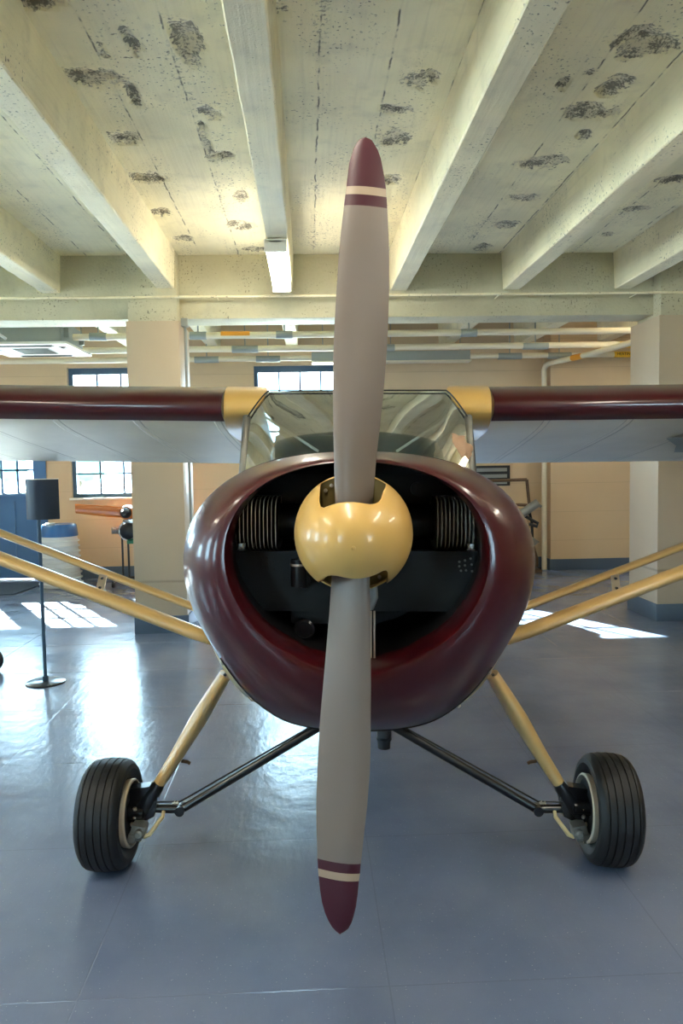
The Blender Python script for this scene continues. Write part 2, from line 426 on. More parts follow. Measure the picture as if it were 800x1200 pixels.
# windows: blue steel frame, glazing bars, panes
def window(n, axis, p, a0, a1, z0, z1, nx, nz, depth=.3, sgn=1):
    mid = p + sgn * .12
    def bb(bm, u0, u1, d0, d1, q0, q1, bev=.0):
        if axis == 'y': bx(bm, u0, u1, mid + d0, mid + d1, q0, q1, bev)
        else: bx(bm, mid + d0, mid + d1, u0, u1, q0, q1, bev)
    fr = .055; bm = B()
    bb(bm, a0, a0 + fr, -.04, .04, z0, z1); bb(bm, a1 - fr, a1, -.04, .04, z0, z1)
    bb(bm, a0 + fr, a1 - fr, -.04, .04, z1 - fr * 1.6, z1); bb(bm, a0 + fr, a1 - fr, -.04, .04, z0, z0 + fr)
    root = struct(mk('window_%d' % n, bm, 'bluef'))
    bm = B(); g0, g1, h0, h1 = a0 + fr, a1 - fr, z0 + fr, z1 - fr * 1.6
    for i in range(1, nx): u = g0 + (g1 - g0) * i / nx; bb(bm, u - .013, u + .013, -.018, .018, h0, h1)
    for k in range(1, nz): z = h0 + (h1 - h0) * k / nz; bb(bm, g0, g1, -.016, .016, z - .012, z + .012)
    mk('glazing_bars', bm, 'bluef', root)
    bm = B(); bb(bm, g0, g1, -.003, .003, h0, h1); mk('pane', bm, 'glass', root)
    bm = B()
    bb(bm, a0 - .02, a1 + .02, -sgn * .16 if sgn > 0 else .05, -.05 if sgn > 0 else .16, z0 - .03, z0 - .001, .004); mk('window_sill', bm, 'white', root)
    return root
window(1, 'y', YB, w1x0, w1x1, wz0, wz1, 4, 6)
window(2, 'y', YB, w2x0, w2x1, wz0, wz1, 4, 6)
window(3, 'y', YB, -7.7, -6.3, wz0, wz1, 4, 6)
for i, o in enumerate(front_open): window(4 + i, 'y', YF, *o, 4, 6, sgn=-1)
for i, o in enumerate(left_open): window(7 + i, 'x', XL, *o, 5, 6, sgn=-1)

# blue double door with glazed upper part
gx1 = at(40.5, 560, Y=YB + .08).x; gz0 = at(20, 577, Y=YB + .08).z
bm = B(); fy0, fy1 = YB - .02, YB + .12
bx(bm, gx1 + .02, dx1, fy0, fy1, 0, dz1, .004); bx(bm, dx0, dx0 + .12, fy0, fy1, 0, dz1, .004); bx(bm, dx0 + .12, gx1 + .02, fy0, fy1, dz1 - .16, dz1)
door = struct(mk('door_1', bm, 'bluep'))
lw = (gx1 + .02 - dx0 - .12) / 2
for k in range(2):
    u0 = dx0 + .12 + k * lw; u1 = u0 + lw
    s = .115; gz1 = gz0 + .93
    a, b_ = u0 + s, u1 - (.02 if k else s)
    a = b_ - .655
    bm = B(); y0, y1 = YB + .03, YB + .085
    bx(bm, u0 + .004, a, y0, y1, .01, dz1 - .165); bx(bm, b_, u1 - .004, y0, y1, .01, dz1 - .165)
    bx(bm, a, b_, y0, y1, gz1, dz1 - .165); bx(bm, a, b_, y0, y1, gz0 - .12, gz0); bx(bm, a, b_, y0, y1, .01, .22)
    bx(bm, (a + b_) / 2 - .05, (a + b_) / 2 + .05, y0, y1, .22, gz0 - .12)
    bx(bm, a, b_, y0 + .02, y1 - .01, .22, gz0 - .12)
    for i in range(1, 3):
        u = a + (b_ - a) * i / 3; bx(bm, u - .015, u + .015, y0 + .01, y1 - .01, gz0, gz1)
        z = gz0 + (gz1 - gz0) * i / 3; bx(bm, a, b_, y0 + .01, y1 - .01, z - .014, z + .014)
    bx(bm, a - .02, b_ + .02, y0 - .03, y0, gz0 - .05, gz0 - .015, .004)
    leaf = mk('door_leaf', bm, 'bluep', door)
    bm = B(); bx(bm, a, b_, YB + .055, YB + .06, gz0, gz1); mk('pane', bm, 'glass', leaf)
    bm = B(); hx = u1 - .05 if k == 0 else u0 + .05
    tube(bm, (hx, YB - .03, 1.0), (hx, YB - .03, 1.16), .01); tube(bm, (hx, YB - .03, 1.01), (hx, YB + .03, 1.01), .007); tube(bm, (hx, YB - .03, 1.15), (hx, YB + .03, 1.15), .007)
    mk('door_handle', bm, 'alu', leaf)

# ceiling slab with spalled patches
SP = [(40, 4, 34, 9), (105, 90, 36, 13), (142, 160, 21, 10), (172, 208, 22, 8), (190, 248, 14, 6), (215, 280, 12, 4), (218, 44, 17, 34),
      (245, 128, 15, 12), (256, 183, 18, 5), (240, 165, 5, 30), (280, 229, 8, 8), (283, 265, 15, 7), (296, 292, 13, 4), (488, 92, 22, 14), (466, 129, 25, 7), (465, 160, 17, 12),
      (461, 209, 10, 8), (752, 50, 44, 20), (722, 100, 20, 14), (690, 130, 32, 11), (687, 157, 9, 9), (636, 190, 28, 9), (612, 232, 18, 5), (592, 263, 15, 7),
      (566, 290, 13, 5), (744, 245, 18, 5), (714, 275, 9, 3), (785, 210, 20, 6), (660, 98, 6, 8), (120, 60, 8, 14), (150, 45, 9, 20), (330, 10, 8, 12), (155, 110, 7, 18), (690, 85, 9, 5)]
ell = []
for px, py, hx, hy in SP:
    c = at(px, py, Z=ZC); e = at(px + hx, py, Z=ZC); f = at(px, py + hy, Z=ZC); g = at(px, py - hy, Z=ZC)
    ell.append((c.x, (f.y + g.y) / 2, abs(e.x - c.x) * .88, max(.045, abs(f.y - g.y) / 2 * .78)))
xs = np.arange(-4.2, 5.4, .03); ys = np.arange(1.9, 7.34, .035)
xs = np.concatenate(([XL - .3], np.arange(XL, -4.2, .5), xs, np.arange(5.5, XR, .5), [XR + .3])); ys = np.concatenate((np.arange(YF, 1.8, .6), ys, np.arange(7.6, YB + .3, .5), [YB + .3]))
ys = np.unique(ys); xs = np.unique(xs)
GX, GY = np.meshgrid(xs, ys); S = np.zeros_like(GX)
for cx, cy, a, b_ in ell:
    d = np.sqrt(((GX - cx) / a) ** 2 + ((GY - cy) / b_) ** 2)
    S = np.maximum(S, np.clip(1.25 - d * .75, 0, 1) * (d < 1.66))
nx, ny = len(xs), len(ys)
verts = []; vals = []
for j in range(ny):
    for i in range(nx):
        s = float(S[j, i]); z = ZC
        if s > 0:
            nn = noise.noise(Vector((xs[i] * 9, ys[j] * 6, 1.3))) + .5 * noise.noise(Vector((xs[i] * 24, ys[j] * 17, 4.3)))
            s = max(0.0, min(1.0, s + nn * .55)) if s > .05 else s * .5
            if S[j, i] < .3: s *= S[j, i] / .3
            z += .035 * max(0, s - .35) * (1 + nn)
        verts.append((xs[i], ys[j], z)); vals.append(s)
faces = [(j * nx + i, (j + 1) * nx + i, (j + 1) * nx + i + 1, j * nx + i + 1) for j in range(ny - 1) for i in range(nx - 1)]
me = bpy.data.meshes.new('ceiling'); me.from_pydata(verts, [], faces); me.update()
at_ = me.attributes.new('spall', 'FLOAT', 'POINT'); at_.data.foreach_set('value', vals)
me.materials.append(M['ceil'])
o = bpy.data.objects.new('ceiling', me); COL.objects.link(o); struct(o)
bm = B(); bx(bm, XL - .3, XR + .3, YF - .3, YB + .3, ZC + .12, ZC + .3); struct(mk('ceiling_slab', bm, 'beam'))

# longitudinal beams
for name_i, k in enumerate(range(-6, 7)):
    c = at(196.5, 338, Y=7.3).x + (k + 2) * 1.075
    if abs(c) > 7.9: continue
    for (y0, y1) in ((YF, 7.34), (7.66, YB)):
        bm = B()
        nseg = max(2, int((y1 - y0) / .12)); rows = []
        for s in range(nseg + 1):
            y = y0 + (y1 - y0) * s / nseg
            j1 = .004 * noise.noise(Vector((c * 3, y * 7, 0))); j2 = .004 * noise.noise(Vector((c * 3, y * 7, 9)))
            rows.append([Vector((c - .095, y, ZC + .02)), Vector((c - .08 + j1, y, ZB + .008)), Vector((c - .072 + j1, y, ZB + j1)), Vector((c + .072 + j2, y, ZB + j2)), Vector((c + .08 + j2, y, ZB + .008)), Vector((c + .095, y, ZC + .02))])
        rings(bm, rows)
        struct(mk('ceiling_beam', bm, 'beam', ang=30))
# cross girder and columns
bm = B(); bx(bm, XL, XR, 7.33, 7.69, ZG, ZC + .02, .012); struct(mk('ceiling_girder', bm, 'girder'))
lcx0, lcx1 = at(153.5, 546, Y=7.15).x, at(215, 546, Y=7.15).x
rcx0 = at(771, 536, Y=7.08).x
cols = [(lcx0, lcx1, 7.13, 7.70), (rcx0, rcx0 + .62, 7.08, 7.72), (lcx0 - 4.95, lcx0 - 4.4, 7.1, 7.7)]
for i, (a, b_, y0, y1) in enumerate(cols):
    bm = B(); bx(bm, a, b_, y0, y1, 0, 2.87, .008); c = struct(mk('column', bm, 'colm'))
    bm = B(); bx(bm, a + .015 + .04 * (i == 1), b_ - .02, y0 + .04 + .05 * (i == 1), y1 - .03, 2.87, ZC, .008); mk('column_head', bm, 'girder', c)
    bm = B(); bx(bm, a - .012, b_ + .012, y0 - .012, y1 + .012, 0, .165, .004); mk('column_baseboard', bm, 'base', c)

# ------------------------------------------------------------------ services under the ceiling
def hpipe(name, p0, p1, r, label, cat='pipe', group=None, mat='pipe'):
    bm = B(); tube(bm, p0, p1, r, 14); o = mk(name, bm, mat); tag(o, label, cat, group); return rebase(o, (Vector(p0) + Vector(p1)) / 2)
zc_ = at(400, 344, Y=7.06).z
o = hpipe('conduit', (XL, 7.15, zc_ - .005), (XR, 7.15, zc_ + .01), .011, 'thin cream conduit running across the face of the cross girder', mat='beam')
for x in np.arange(-6, 6.5, 1.3):
    bm = B(); tube(bm, (x, 7.15, zc_), (x, 7.3295, zc_), .005, 8); mk('clip', bm, 'beam', o, off=o.location)
YP1, YP2, YP3 = 8.6, 9.6, 10.4
def at_y(px, py, Y): return at(px, py, Y=Y)
P1 = hpipe('heating_pipe', (at(86, 396, Y=YP1).x, YP1, at_y(400, 392, YP1).z), (XR, YP1, at_y(400, 390, YP1).z), .036, 'white wrapped pipe nearest the girder, with an orange band', group=None)
P2 = hpipe('heating_pipe', (XL, YP2, at_y(400, 408, YP2).z), (XR, YP2, at_y(400, 407, YP2).z), .038, 'thick white wrapped pipe, middle of the three pipes behind the girder')
z3 = at_y(500, 418, YP3).z
P3 = hpipe('heating_pipe', (XL, YP3, z3), (XR, YP3, z3), .036, 'lowest white wrapped pipe behind the girder, closest to the far wall')
def saddle(par, px, py, Y, w=.2, top=ZB):
    p = at(px, py, Y=Y); z = par.location.z
    bm = B(); lathe(bm, [(-w, .044), (w, .044)], (p.x, Y, z - .006), (1, 0, 0), 16, True); s = mk('pipe_saddle', bm, 'saddle', par, off=par.location)
    bm = B(); tube(bm, (p.x, Y, z), (p.x, Y, top), .008, 8); mk('hanger_rod', bm, 'saddle', s, off=par.location)
for px in (232, 333, 549, 115): saddle(P1, px, 392, YP1, .09, ZC)
for px in (287, 447, 627, 75): saddle(P2, px, 407, YP2, .16, ZC)
for px in (242, 314, 597, 655): saddle(P3, px, 418, YP3, .16, ZC)
def band(par, px0, px1, Y, mat, name, r=.0375):
    a = at(px0, 400, Y=Y).x; b_ = at(px1, 400, Y=Y).x; bm = B()
    lathe(bm, [(0, r), (b_ - a, r)], (a, Y, par.location.z), (1, 0, 0), 20, True); return mk(name, bm, mat, par, off=par.location), a, b_
band(P1, 259, 293, YP1, 'orange', 'orange_band')
def lettering(par, text, x, y, z, size, mat='ink', rot=(R(90), 0, 0), off=(0, 0, 0), name='lettering'):
    cu = bpy.data.curves.new('t', 'FONT'); cu.body = text; cu.size = size; cu.align_x = 'CENTER'; cu.align_y = 'CENTER'; cu.extrude = .0008
    t = bpy.data.objects.new('t', cu); COL.objects.link(t)
    dg = bpy.context.evaluated_depsgraph_get(); me = bpy.data.meshes.new_from_object(t.evaluated_get(dg))
    bpy.data.objects.remove(t); o = bpy.data.objects.new(name, me); COL.objects.link(o)
    me.materials.append(M[mat]); o.parent = par; o.location = Vector((x, y, z)) - Vector(off); o.rotation_euler = rot; return o
for par, Y, p0, p1 in ((P2, YP2, 717 + 8, 760), (P3, YP3, 711 + 8, 760)):
    l, a, b_ = band(par, p0, p1, Y, 'yellow', 'pipe_label', .040)
    lettering(l, 'HEATING HOT WATER', (a + .30), Y - .0415, par.location.z, .052, off=par.location)
# pipe drop with an elbow, right of centre
vb = at(637.5, 668, Z=0); vx, vy = vb.x, vb.y
ztop = 2.872
bm = B(); sweep(bm, [(vx, vy, 0), (vx, vy, ztop - .08), (vx + .012, vy - .02, ztop - .03), (vx + .05, vy - .06, ztop), (vx + .30, vy - 1.0, ztop + .0), (vx + .52, vy - 2.1, ztop + .01)], .036, ref=(1, 0, 0), n=16)
vp = mk('pipe_drop', bm, 'pipe'); tag(vp, 'cream vertical pipe standing on the floor against the right of the far wall', 'pipe'); rebase(vp, (vx, vy, 0))
bm = B(); lathe(bm, [(0, .041), (.012, .041), (.012, .038)], (vx, vy, 0), (0, 0, 1), 18, True); mk('floor_collar', bm, 'saddle', vp, off=vp.location)
d = Vector((.25, -.94, 0)).normalized(); p = Vector((vx + .05, vy - .06, ztop)) + d * .55
bm = B(); lathe(bm, [(0, .0385), (.22, .0385)], p, d, 18, True); mk('orange_band', bm, 'orange', vp, off=vp.location)
# grey trunking
a = at(365, 418, Y=10.2); b_ = at(551, 418, Y=10.2); zt = at(480, 411, Y=10.2).z; zl = at(480, 424, Y=10.2).z
bm = B(); bx(bm, a.x, b_.x, 10.2, 10.36, zl + .02, zt, .004); o = mk('trunking', bm, 'saddle'); tag(o, 'long grey cable trunking under the pipes by the far wall', 'trunking')
rebase(o, ((a.x + b_.x) / 2, 10.28, zl))
bm = B(); bx(bm, a.x, b_.x + .01, 10.17, 10.39, zl, zl + .018); mk('edge_strip', bm, 'pipe', o, off=o.location)
for x in (a.x + .15, (a.x + b_.x) / 2, b_.x - .12):
    bm = B(); tube(bm, (x, 10.28, zt - .01), (x, 10.28, ZC), .006, 8); mk('hanger_rod', bm, 'saddle', o, off=o.location)
# conduit down the left column
bm = B(); cxx = lcx1 + .03
sweep(bm, [(cxx, 7.3, .17), (cxx, 7.3, 2.8), (cxx - .0, 7.28, 2.86)], .013, n=10); o = mk('conduit', bm, 'saddle'); tag(o, 'grey metal conduit running up the right side of the left column', 'conduit'); rebase(o, (cxx, 7.3, .17))
bm = B(); bx(bm, cxx - .03, cxx + .03, 7.25, 7.33, 2.84, 2.915, .004); mk('junction_box', bm, 'saddle', o, off=(cxx, 7.3, .17))

# fluorescent batten lamps on the beams
def lamp(x, y0, y1, label, zt=ZB):
    root = empty('ceiling_light', (x, (y0 + y1) / 2, zt), label, 'ceiling light', 'fluorescent battens on the ceiling beams'); off = root.location
    bm = B(); bx(bm, x - .05, x + .05, y0, y1, zt - .035, zt, .006); mk('housing', bm, 'white', root, off=off)
    bm = B()
    n = 10; rr = []
    for y in (y0 + .045, y1 - .03):
        rr.append([Vector((x + .078 * math.cos(math.pi * k / n + math.pi), y, zt - .035 + .055 * math.sin(math.pi * k / n + math.pi))) for k in range(n + 1)] + [])
    rings(bm, rr); mk('lamp_diffuser', bm, 'tube', root, off=off)
    for y in (y0, y1 - .03):
        bm = B(); bx(bm, x - .082, x + .082, y, y + .045, zt - .092, zt - .002, .012); mk('end_cap', bm, 'white', root, off=off)
    return root
bxs = [at(196.5, 338, Y=7.3).x + k * 1.075 for k in range(-5, 6)]   # 5 = beam B, 6 = beam C
def bX(k): return bxs[k + 5]
lamp(bX(1) - .01, 5.62, 6.95, 'lit fluorescent batten under the beam just left of the propeller tip')
for (k, y0, lb) in ((3, .5, 'added unseen fluorescent batten overhead, nearer the viewer, right'), (-1, .5, 'added unseen fluorescent batten overhead, nearer the viewer, left'),  # unseen battens, added to brighten the ceiling and the cowl
                    (1, .5, 'added unseen fluorescent batten overhead, nearer the viewer, middle'), (4, 4.8, 'fluorescent batten over the right wing outside the frame') if False else (5, 2.2, 'added unseen fluorescent batten far right outside the frame'),
                    (-3, 2.2, 'added unseen fluorescent batten far left outside the frame'), (5, 7.8, 'added fluorescent batten hidden behind the right column, brightening the far wall'), (-4, 8.9, 'added unseen fluorescent batten behind the girder far left')):  # the two rear bay battens are added out of sight to brighten that bay
    if abs(bX(min(k, 5))) < 7.8: lamp(bX(k), y0, y0 + 1.35, lb)
# ceiling cassette air conditioner at the left
ax1 = at(78, 403, Y=8.25).x; az = at(78, 403, Y=8.25).z
root = empty('air_conditioner', (ax1 - .475, 8.72, az), 'white ceiling cassette air conditioner hanging behind the girder at left', 'air conditioner'); off = root.location
bm = B(); bx(bm, ax1 - .95, ax1, 8.25, 9.2, az, az + .03, .008); mk('grille_panel', bm, 'white', root, off=off)
bm = B(); bx(bm, ax1 - .68, ax1 - .27, 8.52, 8.93, az - .006, az + .002, .003)
for i in range(12): bx(bm, ax1 - .66, ax1 - .29, 8.54 + i * .032, 8.546 + i * .032, az - .012, az - .004)
mk('intake_grille', bm, 'greyw', root, off=off)
for (x0, x1, y0, y1) in ((ax1 - .78, ax1 - .17, 8.32, 8.40), (ax1 - .78, ax1 - .17, 9.05, 9.13), (ax1 - .14, ax1 - .06, 8.42, 9.03), (ax1 - .89, ax1 - .81, 8.42, 9.03)):
    bm = B(); bx(bm, x0, x1, y0, y1, az - .004, az + .004); bx(bm, x0 + .02, x1 - .02, y0 + .03, y0 + .045, az - .012, az); mk('air_outlet', bm, 'darkfit', root, off=off)
bm = B(); bx(bm, ax1 - .87, ax1 - .08, 8.33, 9.12, az + .03, az + .27, .01); mk('casing', bm, 'saddle', root, off=off)
for (x, y) in ((ax1 - .06, 8.45), (ax1 - .06, 9.0), (ax1 - .89, 8.45), (ax1 - .89, 9.0)):
    bm = B(); tube(bm, (x, y, az + .1), (x, y, ZC), .007, 8); bx(bm, x - .03, x + .03, y - .02, y + .02, az + .1, az + .2); mk('hanger_rod', bm, 'saddle', root, off=off)
bm = B(); sweep(bm, [(ax1 - .86, 8.5, az + .28), (ax1 - .7, 8.2, az + .22), (ax1 - .66, 8.12, az + .1), (ax1 - .60, 8.2, az + .05)], .015); mk('drain_hose', bm, 'plastic', root, off=off)

# ------------------------------------------------------------------ things standing in the room
# curved sign on a floor stand
c = at(53.5, 800, Z=0)
root = empty('sign_stand', c, 'slim floor stand with a curved dark blue panel and round base', 'sign stand'); off = c
bm = B(); lathe(bm, [(0, .005), (0, .138), (.008, .138), (.012, .130), (.014, .0)], c, (0, 0, 1), 40); mk('base_plate', bm, 'blackp', root, off=off)
bm = B(); tube(bm, c + Vector((0, 0, .012)), c + Vector((0, 0, 1.22)), .013, 14); tube(bm, c + Vector((0, 0, .012)), c + Vector((0, 0, .05)), .02, 14); mk('pole', bm, 'bluef', root, off=off)
zt_ = at(48, 562, Y=c.y).z; zb_ = at(48, 609, Y=c.y).z
xc_ = at(47.5, 585, Y=c.y).x; bm = B(); rows = []
for z in (zb_, zt_):
    o_ = [Vector((xc_ + .145 * math.sin(t), c.y - .02 + .07 - .145 * math.cos(t) + .075, z)) for t in np.linspace(-.95, .95, 15)]
    i_ = [Vector((xc_ + .137 * math.sin(t), c.y - .02 + .07 - .137 * math.cos(t) + .075, z)) for t in np.linspace(.95, -.95, 15)]
    rows.append(o_ + i_)
rings(bm, rows); mk('sign_panel', bm, 'sign', root, off=off)
bm = B(); rows = []
for z in (zt_, zt_ + .006):
    rows.append([Vector((xc_ + .147 * math.sin(t), c.y - .02 + .07 - .147 * math.cos(t) + .075, z)) for t in np.linspace(-.96, .96, 15)] + [Vector((xc_ + .135 * math.sin(t), c.y + .125 - .135 * math.cos(t), z)) for t in np.linspace(.96, -.96, 15)])
rings(bm, rows); mk('panel_edge', bm, 'white', root, off=off)

# small wheel at the left edge
c = at(-8, 786, Z=0); cz = .085
root = empty('wheel', c, 'small black rubber wheel cut off by the left edge of the frame', 'wheel')
bm = B(); lathe(bm, [(-.02, .05), (-.028, .07), (-.02, .083), (0, .085), (.02, .083), (.028, .07), (.02, .05)], c + Vector((0, 0, cz)), (.3, 1, 0), 36); mk('tyre', bm, 'tyre', root, off=c)
bm = B(); lathe(bm, [(-.018, .0), (-.018, .052), (.018, .052), (.018, 0)], c + Vector((0, 0, cz)), (.3, 1, 0), 24); mk('rim', bm, 'alu', root, off=c)

# ribbed white drum with blue lid
c = at(72, 686, Z=0); k = c.y / 900
root = empty('drum', c, 'white ribbed plastic drum with a blue lid beside the blue door', 'drum')
zt_ = at(70, 628, Y=c.y).z; ztt = at(70, 614, Y=c.y).z
prof = [(0, .0), (0, .262), (.03, .268)]
nrib = 9
for i in range(nrib):
    z0 = .03 + (zt_ - .03) * i / nrib; dz = (zt_ - .03) / nrib; rr_ = .258 - .03 * i / nrib
    prof += [(z0, rr_ + .018), (z0 + dz * .16, rr_ + .020), (z0 + dz * .3, rr_ - .006), (z0 + dz * .97, rr_ - .010)]
prof += [(zt_, .235), (zt_, .0)]
bm = B(); lathe(bm, prof, c, (0, 0, 1), 48); mk('drum_body', bm, 'plastic', root, off=c)
bm = B(); lathe(bm, [(zt_, 0), (zt_, .236), (zt_ + .02, .236), (ztt - .02, .222), (ztt, .205), (ztt - .006, .0)], c, (0, 0, 1), 48); mk('lid', bm, 'lid', root, off=c)
bm = B(); tube(bm, c + Vector((-.08, -.1, ztt - .01)), c + Vector((-.08, -.1, ztt + .02)), .06, 20); mk('cap', bm, 'plastic', root, off=c)

# doormat
q = [at(-60, 684, Z=.0), at(57, 682.5, Z=.0), at(16, 697, Z=.0), at(-60, 700, Z=0)]
bm = B(); prism(bm, [Vector((v.x, min(v.y, 10.6), .001)) for v in q], (0, 0, .012)); o = mk('doormat', bm, 'mat'); tag(o, 'dark blue doormat on the floor in front of the blue door', 'mat'); rebase(o, (q[2].x, q[2].y, 0))

# display engine with wooden propeller, left
c = at(140, 684, Z=0); Y = c.y
def q_(px, py, dy=0): return at(px, py, Y=Y + dy)
root = empty('engine_display', (c.x, Y, 0), 'small display engine with an orange wooden propeller on a black stand', 'engine display'); off = root.location
hub = q_(148, 601, -.12)
bm = B(); L0 = q_(88.5, 596, -.12); rr = []
for i in range(13):
    t = i / 12; p = hub.lerp(L0, t); hgt = .075 - .02 * abs(t - .35); tw = R(60 - 45 * t)
    rr.append([p + Vector((0, math.cos(a_ + tw) * .02 * math.cos(tw) + .5 * hgt * math.sin(tw) * math.cos(a_) * .3, math.sin(a_) * hgt)) for a_ in np.linspace(0, 2 * math.pi, 13)[:-1]])
rings(bm, rr); rr = []
for i in range(13):
    t = i / 12; p = hub.lerp(hub * 2 - L0, t); hgt = .075 - .02 * abs(t - .35)
    rr.append([p + Vector((0, math.cos(a_) * .02, math.sin(a_) * hgt)) for a_ in np.linspace(0, 2 * math.pi, 13)[:-1]])
rings(bm, rr); mk('propeller', bm, 'wood', root, off=off)
bm = B(); lathe(bm, [(-.13, .0), (-.125, .03), (-.10, .05), (-.05, .068), (0, .07)], hub, (0, 1, 0), 24); mk('spinner', bm, 'darkfit', root, off=off)
bm = B(); lathe(bm, [(-.02, .07), (-.03, .085), (.05, .10), (.12, .10), (.12, .0)], hub, (0, 1, 0), 28); mk('hub_ring', bm, 'wood', root, off=off)
e = q_(151, 622)
bm = B(); lathe(bm, [(-.10, .0), (-.10, .05), (-.06, .11), (.1, .12), (.25, .11), (.25, 0)], e, (0, 1, 0), 12); mk('crankcase', bm, 'darkfit', root, off=off)
bm = B(); lathe(bm, [(-.02, .115), (-.02, .135), (.03, .135), (.03, .115)], e, (0, 1, 0), 24)
box(bm, e + Vector((0, .03, .13)), (.14, .12, .06), None, .01); mk('crankcase_flange', bm, 'chrome', root, off=off)
for dx in (-.24, .24):
    bm = B()
    for i in range(6): lathe(bm, [(0, .05), (.006, .05)], e + Vector((dx * .5 + (dx / 6) * i * .6, .08, .0)), (1, 0, 0), 16, True)
    tube(bm, e + Vector((0, .08, 0)), e + Vector((dx, .08, 0)), .035); mk('cylinder', bm, 'greyw', root, off=off)
for px in (143, 150, 163):
    p = q_(px, 630)
    bm = B(); tube(bm, Vector((p.x, Y, p.z)), Vector((p.x, Y, .08)), .014, 10); mk('stand_leg', bm, 'blackp', root, off=off)
bm = B(); p0 = q_(138, 670)
tube(bm, Vector((p0.x, Y, .08)), Vector((p0.x + .5, Y, .08)), .016)
for x in (p0.x + .02, p0.x + .45): tube(bm, Vector((x, Y - .35, .07)), Vector((x, Y + .22, .07)), .014)
mk('stand_base', bm, 'blackp', root, off=off)
for x in (p0.x + .02, p0.x + .45):
    for yy in (Y - .34, Y + .2): bm = B(); lathe(bm, [(-.012, 0), (-.012, .033), (.012, .033), (.012, 0)], (x, yy, .034), (1, 0, 0), 16); mk('caster', bm, 'tyre', root, off=off)
p = q_(152, 634, .02); bm = B(); bx(bm, p.x - .03, p.x + .12, Y - .02, Y + .1, p.z - .035, p.z + .035, .005); mk('drip_tray', bm, 'green', root, off=off)

# rack with grey machine parts, right
c = at(618, 670, Z=0); Y = c.y
root = empty('display_rack', (c.x, Y, 0), 'brown steel display rack carrying grey machine parts by the far wall', 'display rack'); off = root.location
bm = B()
a0, a1, a2 = q_(560, 564), q_(617, 562), q_(620, 592)
r_ = .022
for s0, s1 in ((a0, a1), (a1, a2), (q_(560, 590), a2)): tube(bm, s0, s1, r_, 8)
mk('upper_frame', bm, 'bronze', root, off=off)
bm = B(); sweep(bm, [q_(618, 592), q_(623, 612), q_(624, 640), Vector((q_(626, 660).x, Y, .05))], [(.02, .02)] * 4, n=8); sweep(bm, [q_(600, 590), q_(606, 630), Vector((q_(608, 660).x, Y, .05))], [(.02, .02)] * 3, n=8); mk('post', bm, 'darkfit', root, off=off)
bm = B(); p = q_(622, 668); bx(bm, p.x - .42, p.x + .12, Y - .12, Y + .12, 0, .04, .006); mk('foot', bm, 'bronze', root, off=off)
bm = B(); sweep(bm, [q_(610, 603, -.08), q_(630, 589, -.08)], [(.06, .06)] * 2, n=16); sweep(bm, [q_(606, 606, -.08), q_(611, 602, -.08)], [(.045, .045)] * 2, n=16)
tube(bm, q_(628, 590, -.08), q_(634, 594, -.08), .02); mk('grey_cylinder', bm, 'greyw', root, off=off)
bm = B(); sweep(bm, [q_(612, 603, -.06), q_(624, 610, -.06), q_(630, 613, -.06), q_(629, 617, -.06), q_(620, 614, -.06)], .022, n=8); mk('bracket_arm', bm, 'darkfit', root, off=off)
bm = B(); prism(bm, [q_(612, 622, -.08), q_(622, 628, -.08), q_(632, 635, -.08), q_(624, 641, -.08), q_(610, 640, -.08)], (0, .1, 0)); mk('grey_blade', bm, 'greyw', root, off=off)
bm = B(); sweep(bm, [q_(612, 603, -.03), q_(614, 640, -.03), q_(618, 662, -.03)], [(.03, .03)] * 3, n=10); sweep(bm, [q_(624, 640, -.03), q_(628, 655, -.03), q_(628, 664, -.03)], [(.04, .03)] * 3, n=10); mk('rod', bm, 'bronze', root, off=off)

# framed board on the wall
p0, p1 = at(556, 546, Y=YB - .03), at(597.5, 569, Y=YB - .03)
root = empty('wall_sign', ((p0.x + p1.x) / 2, YB - .02, p1.z), 'dark framed board with pale text strips on the far wall', 'wall sign'); off = root.location
bm = B(); bx(bm, p0.x, p1.x, YB - .03, YB - .002, p1.z, p0.z, .004); mk('board', bm, 'darkfit', root, off=off)
for i in range(3):
    z1 = p0.z - .035 - i * .09; bm = B(); bx(bm, p0.x + .03, p1.x - .045, YB - .036, YB - .03, z1 - .05, z1); mk('text_strip', bm, 'greyw', root, off=off)

# outside
bm = B(); bx(bm, -60, 60, YB + .32, 80, -.32, -.2); bx(bm, -60, 60, -60, YF - .32, -.32, -.2); bx(bm, -60, XL - .35, YF - .32, YB + .32, -.32, -.2); struct(mk('ground_outside', bm, 'grnd'))
for i, (x, y, h) in enumerate(((-27, 68, 3.8), (-20.5, 70, 4.2))):
    root = empty('tree', (x, y, -.2), ['hazy green tree outside seen through the panes of the blue door', 'hazy green tree outside seen through the left window beside the blue door'][i], 'tree', 'trees outside the windows')
    bm = B(); sweep(bm, [(0, 0, 0), (.1, 0, h * .3), (0, .1, h * .6)], [(.2, .2), (.15, .15), (.08, .08)], n=8); mk('trunk', bm, 'bark', root)
    bm = B()
    for q in range(9):
        r = bmesh.ops.create_icosphere(bm, subdivisions=2, radius=random.uniform(.9, 1.5)); v = Vector((random.uniform(-1.3, 1.3), random.uniform(-1.3, 1.3), random.uniform(h * .35, h * .85)))
        for w in r['verts']: w.co += v + Vector([random.uniform(-.15, .15) for _ in range(3)])
    mk('crown', bm, 'leaf', root)

